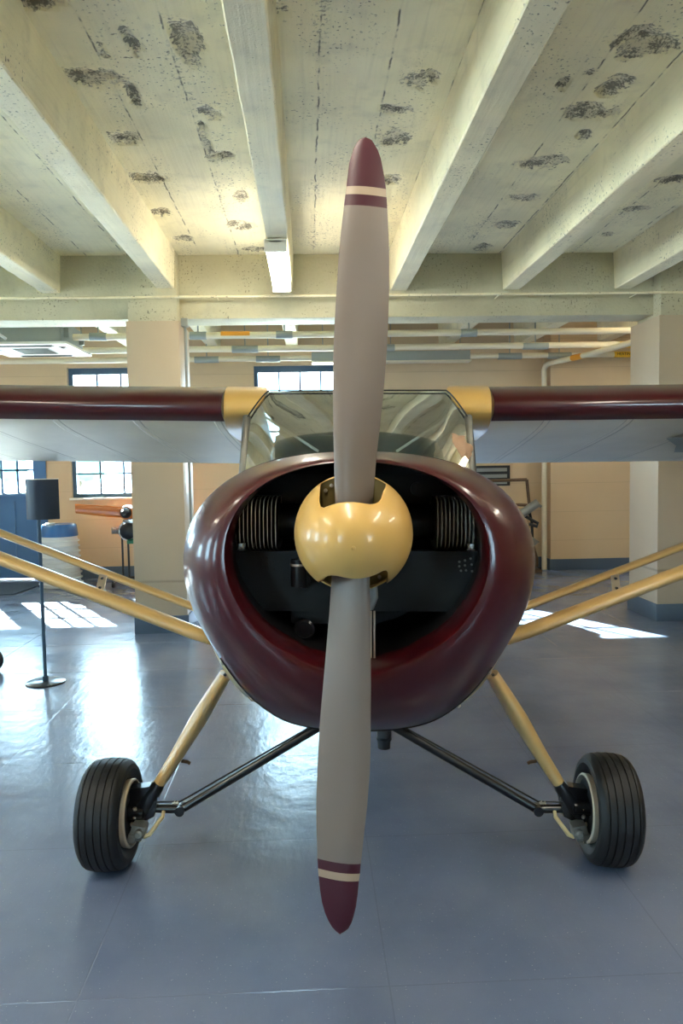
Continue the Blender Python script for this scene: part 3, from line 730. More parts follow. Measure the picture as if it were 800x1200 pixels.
# ------------------------------------------------------------------ the aircraft
AY = YAW + 1.0
RA = Matrix.Rotation(R(-AY), 3, 'Z') @ Matrix.Rotation(R(1.0), 3, 'Y')
RCA = RA.transposed() @ RC
def PA(px, py, y0, k=0.0, zc=1.38):
    """aircraft-frame point (x right, y aft from the viewer's eye, z up from the floor)"""
    d = RCA @ Vector(((px - 400) / F, (600 - py) / F, -1)); m = d.z / d.y
    y = (y0 + k * (1.55 - zc)) / (1 - k * m)
    return Vector((d.x / d.y * y, y, 1.55 + m * y))
OFF = Vector((.014, 2.93, 0))
root = empty('light_aircraft', EYE + RA @ (OFF - Vector((0, 0, 1.55))), 'maroon and cream high-wing light aircraft seen head on, standing on two main wheels', 'aircraft', rot=(0, R(1.0), R(-AY)))
ACOFF = OFF
def part(name, bm, mat, parent=None, **kw): return mk(name, bm, mat, parent or root, off=OFF, **kw)
XC = .014; TK = .075
def half_outline(pts, y, k=0.0, cx=None):
    o = []
    for px, py in pts:
        p = PA(px, py, y, k); o.append((abs(p.x - XC) if cx is None else abs(p.x - cx), p.z))
    return o
def radial(half, zc, n=72):
    th = [math.atan2(x, z - zc) for x, z in half]; rr_ = [math.hypot(x, z - zc) for x, z in half]
    a = np.linspace(0, math.pi, n // 2 + 1); r = np.interp(a, th, rr_, )
    full = np.concatenate((r, r[-2:0:-1]))
    for _ in range(3): full = (np.roll(full, 1) + 2 * full + np.roll(full, -1)) / 4
    return full
N = 96; ZM = 1.10
TH = np.linspace(0, 2 * math.pi, N, endpoint=False)
def ring(r, y, zc=ZM, cx=XC, k=TK, dz=0.0):
    return [Vector((cx - r[i] * math.sin(TH[i]), y + k * (zc + r[i] * math.cos(TH[i]) - 1.38), zc + r[i] * math.cos(TH[i]) + dz)) for i in range(N)]
O_PX = [(421, 529.5), (391, 530.5), (345, 535.5), (310, 543), (280, 555.5), (252.5, 575), (235, 597), (225, 620), (221.5, 640), (222, 660), (225.5, 685), (232, 703), (241, 722), (256, 749), (273.5, 777), (290, 799), (307, 814), (325, 826.5), (350, 834.5), (380, 839), (421, 840.5)]
I_PX = [(417, 541.5), (392, 543), (360, 548.5), (332, 557.5), (302, 575.5), (285, 595), (275, 618), (271.5, 645), (275, 670), (283, 692), (296, 712), (310, 729.5), (343, 751.5), (379, 767), (417, 774)]
YO, YI, YL = 2.42, 2.09, 2.0
rO = radial(half_outline(O_PX, YO, TK), ZM, N)
ICX = PA(417.3, 650, YI).x
rI = radial(half_outline(I_PX, YI, TK, ICX), ZM, N)
def lerp(a, b, t): return a + (b - a) * t
def cowl_ring(u):
    """u 0 inner edge .. 1 lip .. 2 widest"""
    if u <= 1:
        f = .055 * math.sin(u * math.pi / 2) ** 1.2; y = YI - (YI - YL) * math.sin(u * math.pi / 2); r = lerp(rI, rO, f * u); cx = lerp(ICX, XC, f)
    else:
        t = (u - 1) * math.pi / 2; f = .055 + .945 * math.sin(t); y = YL + (YO - YL) * (1 - math.cos(t)); r = lerp(rI, rO, f); cx = lerp(ICX, XC, f)
    return ring(r, y, cx=cx)
rr = [cowl_ring(u) for u in list(np.linspace(0, 1, 6)) + list(np.linspace(1, 2, 22)[1:])]
# inner wall of the intake and rear skirt
rr = [ring(rI * 1.035, 2.15, cx=ICX), ring(rI * 1.012, 2.11, cx=ICX)] + rr
rr += [ring(rO * 1.002, 2.50), ring(rO * .995, 2.60), ring(rO * .985, 2.70), ring(rO * .97, 2.702)]
bm = B(); rings(bm, rr, cap0=False, cap1=False)
cowl = part('cowling', bm, 'maroon', ang=60)
bm = B(); rings(bm, [ring(rI * 1.04, 2.57, cx=ICX), ring(rI * 1.05, 2.35, cx=ICX), ring(rI * 1.034, 2.149, cx=ICX)], cap0=False, cap1=False); part('cowl_liner', bm, 'engine', cowl)
# seam of the lower cowl panel
def seam(u, a0, a1, name, mat='ink', r=.0022):
    rg = cowl_ring(u); c = Vector((XC, 2.4, ZM)); pts = []
    i0, i1 = int(a0 / 360 * N), int(a1 / 360 * N)
    for i in range(i0, i1 + 1):
        p = rg[i % N]; pts.append(p + (p - c).normalized() * .0008)
    bm = B(); sweep(bm, pts, r, n=6, ref=(0, 1, 0)); return part(name, bm, mat, cowl)
seam(1.62, 108, 252, 'panel_seam'); seam(1.98, 20, 100, 'panel_seam'); seam(1.98, 260, 340, 'panel_seam')
bm = B()
for a_ in (112, 128, 232, 248):
    rg = cowl_ring(1.72); p = rg[int(a_ / 360 * N)]; lathe(bm, [(0, .007), (.004, .006), (.005, 0)], p, (p - Vector((XC, 2.5, ZM))), 10)
    part('fastener', bm, 'alu', cowl); bm = B()
bm.free()

# fuselage (cream), flowing back and down to the tail
F_PX = [(421, 541), (340, 544), (281, 553), (262, 580), (240, 625), (229, 665), (228, 690), (231, 706), (236, 722), (244.5, 745), (254, 770), (263, 786), (274, 804), (287, 817), (309, 829), (343, 838.5), (380, 842), (421, 842)]
r1 = radial(half_outline(F_PX, 2.98), ZM, N)
def ell_r(hw, zt, zb, n=2.4):
    o = []
    for t in TH:
        s, c = abs(math.sin(t)), math.cos(t); h = (zt - ZM) if c > 0 else (ZM - zb)
        o.append(1 / ((s / hw) ** n + (abs(c) / h) ** n) ** (1 / n))
    return np.array(o)
rr = [ring(rO * .965, 2.66, k=TK), ring(lerp(rO * .965, r1, .5), 2.80, k=TK * .5), ring(r1, 2.98, k=0), ring(lerp(r1, ell_r(.60, 1.50, .60), .5), 3.2, k=0),
      ring(ell_r(.60, 1.48, .57), 3.5, k=0), ring(ell_r(.56, 1.46, .56), 4.2, k=0), ring(ell_r(.47, 1.50, .58), 5.0, k=0),
      ring(ell_r(.33, 1.42, .62), 6.2, k=0), ring(ell_r(.18, 1.30, .68), 7.5, k=0), ring(ell_r(.05, 1.22, .78), 8.7, k=0)]
bm = B(); rings(bm, rr, cap0=False); fus = part('fuselage', bm, 'cream_l', ang=50)
# underbody trim: small lip under the cowl on the right as in the photo
# turtle deck behind the cabin
def deck(y, hw, zb, zt, n=17):
    return [Vector((XC + hw * math.cos(t), y, zb + (zt - zb) * math.sin(t) ** .7 if math.sin(t) > 0 else zb)) for t in np.linspace(0, math.pi, n)]
bm = B(); rings(bm, [deck(4.75, .47, 1.40, 1.86), deck(5.4, .40, 1.38, 1.78), deck(6.4, .26, 1.30, 1.56), deck(7.6, .12, 1.15, 1.34)]); part('turtle_deck', bm, 'maroon')
bm = B(); prism(bm, [Vector((XC - .02, 7.5, 1.2)), Vector((XC - .02, 8.1, 1.75)), Vector((XC - .02, 8.4, 1.85)), Vector((XC - .02, 8.7, 1.75)), Vector((XC - .02, 8.75, .85)), Vector((XC - .02, 8.3, .85))], (.04, 0, 0)); part('tail_fin', bm, 'maroon')
for s in (-1, 1):
    bm = B(); prism(bm, [Vector((XC, 7.75, 1.02)), Vector((XC + s * 1.0, 8.0, 1.0)), Vector((XC + s * 1.15, 8.3, .98)), Vector((XC + s * 1.0, 8.7, .97)), Vector((XC, 8.75, .97))], (0, 0, .035)); part('tailplane', bm, 'maroon')
bm = B(); lathe(bm, [(-.03, 0), (-.03, .07), (-.02, .10), (.02, .10), (.03, .07), (.03, 0)], (XC, 8.35, .10), (1, 0, 0), 20); tw = part('tail_wheel', bm, 'tyre')
bm = B(); sweep(bm, [(XC + .05, 8.35, .1), (XC + .05, 8.3, .35), (XC, 8.1, .72)], .02, n=8); part('tail_wheel_fork', bm, 'blackp', tw)

# wings
CH = 1.45; ANG = R(10.2); YW = 3.40
LEz = 1.803
def foil(n=26, th=.165):
    """(chordwise, up) from upper trailing edge round the nose to the lower trailing edge"""
    up, lo = [], []
    for i in range(n + 1):
        x = (1 - math.cos(math.pi * i / n)) / 2
        t = 5 * th * (.2969 * math.sqrt(x) - .126 * x - .3516 * x * x + .2843 * x ** 3 - .1036 * x ** 4)
        c = .04 / .16 * (.8 * x - x * x) if x < .4 else .04 / .36 * (.2 + .8 * x - x * x)
        up.append((x, c + t)); lo.append((x, c * .8 - t * .82))
    return up[::-1], lo[1:]
UP, LO = foil()
PROF = UP + LO
def wpt(x, c, u, ch=CH, y0=YW, z0=LEz):
    cx, cz = c * ch, u * ch
    return Vector((x, y0 + cx * math.cos(ANG) + cz * math.sin(ANG), z0 - cx * math.sin(ANG) + cz * math.cos(ANG)))
for s in (-1, 1):
    xr = XC + s * .600; xt = XC + s * 4.9
    # fabric covered wing
    bm = B(); st = [xr] + [lerp(xr, xt, t) for t in np.linspace(0, 1, 14)[1:]]
    def grow(c, u, e=1.0): return c, u * e
    rr = [[wpt(x, *p, z0=LEz + abs(x - xr) * .012) for p in PROF] for x in st]
    tip = [[wpt(xt + s * .12 * math.sin(t), .08 + (c - .08) * (1 - .10 * (1 - math.cos(t))), u * math.cos(t), z0=LEz + 4.3 * .012) for c, u in PROF] for t in (.5, 1.0, 1.45)]
    rings(bm, rr + tip); wg = part('wing', bm, 'fabric', ang=60)
    # maroon leading edge skin, reaching a little way back below
    nose = [(c, u) for c, u in UP if c < .50] + [(c, u) for c, u in LO if c < .062]
    cU = [(c, u + .0016) for c, u in UP if c < .5]; cL = [(c, u - .0016) for c, u in LO if c < .062]
    n0 = [(-.0016, 0)] if False else []
    rr = []
    for x in st:
        outer = [wpt(x, c - (.0016 if c < .02 else 0), u, z0=LEz + abs(x - xr) * .012) for c, u in cU + cL]
        inner = [wpt(x, max(c, .004) + .003, u * .93, z0=LEz + abs(x - xr) * .012) for c, u in (cU + cL)[::-1]]
        rr.append(outer + inner)
    bm = B(); rings(bm, rr); part('leading_edge', bm, 'maroon', wg, ang=50)
    # cream root fairing, its inner end cut back along the windscreen
    rr = []
    prof2 = [(c, u * 1.01 + (.003 if u > 0 else -.003)) for c, u in UP] + [(c, u * 1.01 - .003) for c, u in LO]
    for t in (0, .33, .66, 1.0):
        row = []
        for c, u in prof2:
            p = wpt(0, c - (.003 if c < .05 else 0), u)
            zz = max(0.0, min(1.0, (p.z - 1.735) / (1.878 - 1.735)))
            fwd = max(0.0, 1 - c / .35)
            xi = .50 - (.50 - .385) * (zz ** .8) * fwd
            xo = .588 + .016 * math.sin(math.pi * min(1, max(0, (c * 3))))
            row.append(Vector((XC + s * lerp(xi, xo, t), p.y, p.z)))
        rr.append(row)
    bm = B(); rings(bm, rr); part('wing_root_fairing', bm, 'cream', wg, ang=60)
    # grey polygon patch on the lower surface
    if s > 0:
        def lowz(c):
            for (c0, u0), (c1, u1) in zip(LO[:-1], LO[1:]):
                if c0 <= c <= c1: return u0 + (u1 - u0) * (c - c0) / (c1 - c0)
        cs = [(XC + 1.52, .30), (XC + 1.75, .24), (XC + 2.3, .24), (XC + 2.3, .62), (XC + 1.75, .62), (XC + 1.66, .45)]
        bm = B(); prism(bm, [wpt(x, c, lowz(c) - .0025) for x, c in cs], (0, 0, .002)); part('underside_patch', bm, 'saddle', wg)
    # lift struts
    f0 = PA(420.5 + s * 172, 749, 3.12); f1 = PA(420.5 + s * 801, 509, 3.66)
    bm = B(); ab = (.052, .0275)
    sweep(bm, [f0, f0.lerp(f1, .03), f1], [(.035, .024), ab, ab], n=20); fs = part('lift_strut', bm, 'strut')
    g0 = PA(420.5 + s * 163, 723, 3.62); g1 = PA(420.5 + s * 665, 531, 4.34)
    bm = B(); sweep(bm, [g0, g0.lerp(g1, .03), g1], [(.028, .018), (.038, .0185), (.038, .0185)], n=20); part('lift_strut', bm, 'strut')
    # small spacer plate between the struts
    j0 = PA(420.5 + s * 304, 694, 3.12 + .13); t_ = (s * 304 - s * 172) / (s * 629)
    j0 = f0.lerp(f1, .186) + Vector((0, .0, .018))
    bm = B(); w_ = Vector((s * .016, 0, .004)); e_ = PA(420.5 + s * 300, 674, j0.y + .08)
    prism(bm, [j0 - w_, j0 + w_, e_ + w_, e_ - w_], (0, .012, 0)); sp = part('strut_bracket', bm, 'alu', fs)
    bm = B()
    for q in (.25, .8): tube(bm, j0.lerp(e_, q) + Vector((0, -.006, 0)), j0.lerp(e_, q) + Vector((0, .004, 0)), .006, 8); part('bolt', bm, 'darkfit', sp); bm = B()
    bm.free()

# windscreen and cabin
def scr_top(u):
    a_ = abs(u)
    if a_ < .70: x, z, y = .392 * a_ / .70, 1.868, 3.44
    else:
        t = (a_ - .70) / .30; x = .392 + .093 * t; z = 1.868 - .128 * t ** 1.25; y = 3.44 - .06 * t
    return Vector((XC + math.copysign(x, u), y, z))
def scr_bot(u):
    a_ = abs(u); return Vector((XC + .490 * math.copysign(min(1, a_ * 1.0), u), 3.10 + .17 * a_ ** 2.2, 1.545 - .05 * a_ ** 2))
rows = []
US = np.linspace(-1, 1, 41)
for v in np.linspace(0, 1, 9):
    rows.append([scr_bot(u).lerp(scr_top(u), v) + Vector((0, -.05 * math.sin(math.pi * v) * (1 - abs(u) ** 2), .02 * math.sin(math.pi * v) * (1 - abs(u)))) for u in US])
bm = B(); grid(bm, rows); part('windscreen', bm, 'screen', ang=180)
bm = B(); sweep(bm, [scr_top(u) + Vector((0, -.010, .003)) for u in US], .0035, n=8, ref=(0, 1, 0)); part('windscreen_rim', bm, 'blackp')
for s in (-1, 1):
    bm = B(); p0, p1 = scr_bot(s * 1.0), scr_top(s * 1.0)
    sweep(bm, [p0 + Vector((s * .0, .02, -.06)), p0 + Vector((s * .0, .02, 0)), p1 + Vector((0, .02, .01))], [(.03, .019)] * 3, n=14); part('windscreen_post', bm, 'post')
    bm = B(); q0 = Vector((XC + s * .485, 3.38, 1.49)); q1 = Vector((XC + s * .475, 3.52, 1.80)); sweep(bm, [q0, q1], [(.03, .02)] * 2, n=12); part('cabin_frame', bm, 'interior')
    bm = B(); grid(bm, [[Vector((XC + s * .505, y, 1.44)) for y in (3.28, 4.2, 4.78)], [Vector((XC + s * .495, y + .1, 1.80 - (y - 3.28) * .1)) for y in (3.36, 4.2, 4.68)]]); part('side_window', bm, 'glass')
    # V brace behind the windscreen
    bm = B(); tube(bm, Vector((XC + s * .41, 3.44, 1.755)), Vector((XC + s * .165, 3.22, 1.60)), .006, 10); part('brace_tube', bm, 'white')
    bm = B(); bx(bm, XC + s * .26 - .17, XC + s * .26 + .17, 4.0, 4.1, 1.40, 1.70, .035); part('seat_back', bm, 'seat')
# cabin roof, side rails, rear bulkhead
bm = B(); rr = []
for y, z, hw in ((3.46, 1.866, .40), (3.8, 1.90, .50), (4.3, 1.87, .50), (4.8, 1.82, .48)):
    rr.append([Vector((XC - hw, y, z - .05)), Vector((XC - hw * .9, y, z - .008)), Vector((XC, y, z)), Vector((XC + hw * .9, y, z - .008)), Vector((XC + hw, y, z - .05)), Vector((XC + hw * .85, y, z - .055)), Vector((XC, y, z - .03)), Vector((XC - hw * .85, y, z - .055))])
rings(bm, rr); part('cabin_roof', bm, 'interior')
bm = B(); bx(bm, XC - .47, XC + .47, 4.72, 4.76, 1.40, 1.79, .01); part('rear_bulkhead', bm, 'interior')
bm = B(); sweep(bm, [Vector((XC - .44, 3.42, 1.48)), Vector((XC - .3, 3.24, 1.51)), Vector((XC, 3.2, 1.52)), Vector((XC + .3, 3.24, 1.51)), Vector((XC + .44, 3.42, 1.48))], [(.06, .02)] * 5, n=10); part('glare_shield', bm, 'interior')
cp = PA(531, 529, 3.30)  # invented tan lump; its colour stands for a bright spot behind the windscreen
bm = B(); r_ = bmesh.ops.create_icosphere(bm, subdivisions=4, radius=.075)
for v in r_['verts']:
    n_ = v.co.normalized(); v.co = Vector((v.co.x * 1.0, v.co.y * .5, v.co.z * .95)) * (1 + .28 * noise.noise(n_ * 2.2) + .12 * noise.noise(n_ * 5))
    v.co += cp
part('bright_spot_lump', bm, 'bright_spot', ang=70)

# ---- engine bay
bm = B(); rk = ring(rI * 1.04, 2.56, cx=ICX, k=TK); rings(bm, [rk, ring(rI * .5, 2.57, cx=ICX), ring(rI * .02, 2.57, cx=ICX)], cap0=False); part('firewall', bm, 'engine')
def EP(px, py, y): return PA(px, py, y)
for s in (-1, 1):
    # cylinder with thin vertical cooling fins
    xin = EP(417 + s * 95, 620, 2.24).x; xout = EP(417 + s * 146, 620, 2.24).x
    zt_, zb_ = EP(417, 583, 2.24).z, EP(417, 647, 2.24).z
    bm = B(); zc2 = (zt_ + zb_) / 2
    tube(bm, (xin - s * .01, 2.36, zc2), (xout + s * .03, 2.36, zc2), .045, 20)
    tube(bm, (xin - s * .12, 2.36, zc2), (xin, 2.36, zc2), .055, 20); cyl = part('cylinder', bm, 'darkfit')
    nf = 13
    for i in range(nf):
        x = lerp(xin, xout + s * .012, i / (nf - 1)); h = (zt_ - zb_) / 2
        poly = []
        for k in range(28):
            t = 2 * math.pi * k / 28; c_, s_ = math.cos(t), math.sin(t)
            poly.append(Vector((x, 2.35 + .115 * math.copysign(abs(c_) ** .55, c_), zc2 + h * math.copysign(abs(s_) ** .55, s_))))
        bm = B(); prism(bm, poly, (.0036, 0, 0)); part('cooling_fin', bm, 'fin', cyl)
    bm = B(); xs_ = EP(417 + s * 134, 640, 2.22).x; bx(bm, xs_ - .010, xs_ + .010, 2.21, 2.24, zb_ + .005, zb_ + .028, .003); part('spark_plug', bm, 'chrome', cyl)
    # baffle plates above and below the cooling slot
    zt2 = EP(417, 646, 2.20).z; zb2 = EP(417, 705, 2.20).z
    xa, xb = EP(417 + s * 60, 650, 2.2).x, EP(417 + s * 150, 650, 2.2).x
    bm = B(); prism(bm, [Vector((xa - s * .10, 2.20, zt2)), Vector((xb, 2.20, zt2)), Vector((xb - s * .01, 2.205, zb2 + .05)), Vector((xb - s * .07, 2.21, zb2 - .03)), Vector((xa - s * .10, 2.21, zb2 - .03))], (0, .006, 0))
    bx(bm, min(xa - s * .1, xb), max(xa - s * .1, xb), 2.20, 2.24, zt2 - .003, zt2, 0); bf = part('baffle_plate', bm, 'baffle')
    cx_, cz_ = (EP(328, 655, 2.2) if s > 0 else EP(328, 655, 2.2)), 0
    hx = [(-1.5, 0), (-.5, .3), (.5, .7), (-1.5, -1), (-.5, -.8), (.7, -.6), (-1.2, -2), (-.3, -1.9), (.8, -2.1)]
    c0 = EP(315, 654, 2.198) if s < 0 else EP(548, 656, 2.198)
    for (u, v) in hx:
        bm = B(); p = c0 + Vector((u * .016, 0, v * .013 - .006)); tube(bm, p, p + Vector((0, .003, 0)), .0035, 8); part('vent_hole' if s < 0 else 'rivet', bm, 'ink' if s < 0 else 'greyw', bf)
# crankcase, intake elbow, hoses
def EB(a, b, y0, y1, bev=.01):
    p, q = EP(*a, y0), EP(*b, y0); bm = B(); bx(bm, min(p.x, q.x), max(p.x, q.x), y0, y1, min(p.z, q.z), max(p.z, q.z), bev); return bm
bm = B(); lathe(bm, [(-.16, .05), (-.12, .07), (-.10, .12), (.0, .15), (.2, .16), (.3, .16)], (PA(414, 627, 2.1).x, 2.2, PA(414, 627, 2.1).z), (0, 1, 0), 28, True); part('crankcase', bm, 'engine')
part('upper_baffle', EB((300, 556), (536, 590), 2.40, 2.41, .003), 'baffle')
p = EP(489, 573, 2.30); bm = B(); lathe(bm, [(-.03, .0), (-.03, .021), (.02, .021)], p, (0, 1, 0), 20); part('inspection_plug', bm, 'engine')
p = EP(350, 664, 2.12); bm = B(); tube(bm, p + Vector((0, 0, .02)), p + Vector((0, 0, -.055)), .023, 20); tube(bm, p + Vector((0, 0, -.03)), p + Vector((.01, .1, -.06)), .02, 14); gen = part('oil_filter', bm, 'blackp')
bm = B(); lathe(bm, [(-.003, .024), (.003, .024)], p + Vector((0, 0, .006)), (0, 0, 1), 20, True); part('clamp', bm, 'alu', gen)
p = EP(357, 736, 2.20); bm = B(); lathe(bm, [(-.02, .030), (-.025, .024), (.05, .022)], p, (0, 1, 0), 24, True); part('intake_duct', bm, 'blackp')
p = EP(343, 722, 2.2); bm = B(); bx(bm, p.x - .01, p.x + .23, 2.22, 2.34, p.z - .03, p.z + .07, .02); part('carburettor_box', bm, 'engine')
for px in (434.5, 438.5):
    a_, b_ = EP(px, 716, 2.10), EP(px, 771, 2.10); bm = B(); tube(bm, a_, b_, .0028, 8); part('push_rod', bm, 'alu')
p = EP(436, 700, 2.02); bm = B(); sweep(bm, [p + Vector((0, 0, .05)), p + Vector((.004, 0, 0)), p + Vector((-.006, .02, -.03))], .012, n=12); part('breather_elbow', bm, 'greyw')
# exhaust stub
p = PA(450, 853, 2.72); bm = B()
sweep(bm, [p + Vector((0, .05, .16)), p + Vector((0, .012, .06)), p + Vector((0, 0, -.035))], .0265, n=24, ref=(1, 0, 0)); ex = part('exhaust_pipe', bm, 'blackp')
bm = B(); lathe(bm, [(0, .0265), (.002, .0275), (.008, .0275), (.008, .023), (-.03, .023)], p + Vector((0, 0, -.043)), (0, 0, 1), 24); part('exhaust_lip', bm, 'darkfit', ex)

# ---- propeller and spinner
HUB = PA(414, 628, 1.87); AX = Vector((0, -1, -TK)).normalized()
UPO = [(161.5, 426.5, 430), (162.2, 424, 432.8), (164, 420.8, 435.8), (169, 417, 439), (175, 414, 442.7), (184, 411.5, 446), (193, 409, 448), (207, 407.3, 450.5), (220, 405.8, 452.4), (229.5, 404.6, 453.0), (230, 404.5, 453.1), (242.5, 403, 453.8), (243, 403, 453.9), (273, 399.6, 455.4), (300, 397, 456.2), (340, 394.4, 456.2), (380, 392.2, 455), (420, 390.8, 453), (460, 390.3, 449.8), (500, 390.8, 445.6), (540, 391.8, 441), (580, 392.5, 438), (604, 393.5, 436)]
LOO = [(652, 391, 432.5), (678, 388, 432.6), (720, 385.2, 433.4), (768, 381.3, 434), (800, 378.5, 434.2), (840, 375, 434), (870, 373, 433.8), (900, 371.6, 433), (940, 370, 430), (975, 370.3, 426.2), (1009, 371.6, 422.6), (1009.5, 371.6, 422.5), (1020.5, 372.2, 421.6), (1021, 372.2, 421.5), (1029.5, 373, 420.4), (1030, 373, 420.3), (1045, 374.6, 419), (1060, 377, 417), (1072, 380.6, 414.2), (1080, 384.2, 411.6), (1087, 388.6, 408), (1091.5, 392.8, 403.2), (1093, 395.4, 400.4), (1093.6, 396.8, 399)]
def blade(bm, rows_, lead):
    """lead = -1: leading edge on the left (upper blade), +1: on the right (lower blade)"""
    out = []
    for py, xl, xr_ in rows_:
        a_, b_ = PA(xl, py, 1.87, TK, 1.38), PA(xr_, py, 1.87, TK, 1.38)
        m = (a_ + b_) / 2; w = (b_ - a_).length; rad = abs(m.z - HUB.z)
        phi = math.atan2(1.1, 2 * math.pi * max(.16, rad)); phi = min(phi, R(38))
        dy = w * math.tan(phi) * .5
        thk = (.036 * max(0, 1 - rad / .55) + .011) * (w / .13) ** .7 if w > .02 else .004
        row = []
        K = 11
        for k in range(K + 1):
            t = k / K; te = (1 - math.cos(math.pi * t)) / 2
            x = lerp(a_.x, b_.x, te); l = (te if lead > 0 else 1 - te)        # l 0 trailing .. 1 leading
            y = m.y + dy * (1 - 2 * l)
            cam_ = thk * (math.sin(math.pi * te) ** .8) * (.75 + .5 * l)
            row.append((x, y, m.z, cam_, te))
        front = [Vector((x, y - c_, z)) for x, y, z, c_, te in row]
        back = [Vector((x, y + c_ * .12 + .0025 * math.sin(math.pi * te) , z)) for x, y, z, c_, te in row[1:-1]][::-1]
        out.append(front + back)
    return rings(bm, out)
bm = B(); blade(bm, UPO, -1); blade(bm, LOO, +1)
for s, mt in ((1, UPO), (-1, LOO)): pass
zs = lambda py: PA(414, py, 1.87, TK, 1.38).z
zu = (zs(220), zs(229.7), zs(242.7)); zl2 = (zs(1009.2), zs(1020.7), zs(1029.7))
for f in bm.faces:
    z = f.calc_center_median().z
    if z > zu[0] or zu[2] < z < zu[1] or z < zl2[2] or zl2[1] < z < zl2[0]: f.material_index = 1
    elif zu[1] < z < zu[0] or zl2[2] < z < zl2[1]: f.material_index = 2
prop = part('propeller', bm, 'blade', mats=['blade', 'tip', 'stripe'], ang=50)
bm = B(); lathe(bm, [(-.05, .0), (-.05, .06), (.04, .075), (.04, .0)], HUB, AX, 28); part('hub', bm, 'darkfit', prop)
bm = B(); lathe(bm, [(-.075, .0), (-.075, .147), (-.060, .147), (-.060, .0)], HUB, AX, 56); bp_ = part('spinner_backplate', bm, 'olive', prop)
# dome, closed shell with two notches cut for the blades
prof = []
D0, D1, RS = -.058, .165, .1485
for i in range(25):
    t = math.pi / 2 * i / 24; prof.append((D0 + (D1 - D0) * math.sin(t) ** 1.0, RS * math.cos(t) ** .86 if i < 24 else 0))
inner = [(a - .004, max(0, b - .0035)) for a, b in prof][::-1]
bm = B(); lathe(bm, prof + inner[0:] , HUB, AX, 96)
bmesh.ops.remove_doubles(bm, verts=bm.verts, dist=2e-4)
vr = [v for v in bm.verts]
# join the rim between the outer and inner shells
edges = [e for e in bm.edges if len(e.link_faces) == 1]
if edges: bmesh.ops.bridge_loops(bm, edges=edges)
sp = part('spinner', bm, 'cream', prop, ang=35)
NU = [(372.5, 540), (373.3, 572), (374.3, 588), (376.5, 592.3), (380, 592.8), (385, 590.6), (391, 588.3), (398, 586.2), (406, 585.1), (414, 585.1), (421, 586), (428, 587.2), (434, 588), (439, 587.8), (443, 586.4), (446, 583.5), (449, 578), (453, 574.2), (456, 572), (456, 540)]
NL = [(828 - x, 1256 - y) for x, y in NU]
for poly in (NU, NL):
    bm = B(); prism(bm, [PA(x, y, 1.80) for x, y in poly], (0, .001, 0)); bm.free()
    bm = B(); fr = [PA(x, y, 1.80) for x, y in poly]; a_ = [p + Vector((0, -.2, 0)) for p in fr]; b_ = [p + Vector((0, .2, 0)) for p in fr]
    # cutter extruded along the propeller axis
    a_ = [p + AX * .25 for p in fr]; b_ = [p - AX * (.118 if True else 0) for p in fr]
    va = [bm.verts.new(p) for p in a_]; vb2 = [bm.verts.new(p) for p in b_]; n_ = len(fr)
    bm.faces.new(va[::-1]); bm.faces.new(vb2)
    for i in range(n_): bm.faces.new((va[i], va[(i + 1) % n_], vb2[(i + 1) % n_], vb2[i]))
    cut = mk('cutter', bm, 'cream', root, off=OFF)
    md = sp.modifiers.new('b', 'BOOLEAN'); md.operation = 'DIFFERENCE'; md.object = cut; md.solver = 'EXACT'
    bpy.context.view_layer.update()
    dg = bpy.context.evaluated_depsgraph_get(); me = bpy.data.meshes.new_from_object(sp.evaluated_get(dg))
    sp.modifiers.clear(); old = sp.data; sp.data = me; bpy.data.objects.remove(cut)
bm = B(); lathe(bm, [(0, .006), (.003, .005), (.004, 0)], HUB + AX * (D1 - .002), AX, 14); part('nose_boss', bm, 'cream', sp)
for x, y in ((381, 576), (445, 680), (388, 570)):
    bm = B(); p = PA(x, y, 1.90); p = p - AX * ((p - HUB).dot(AX) + .060) ; lathe(bm, [(-.002, .005), (.004, .005), (.005, 0)], p, AX, 10); part('screw', bm, 'alu', bp_)

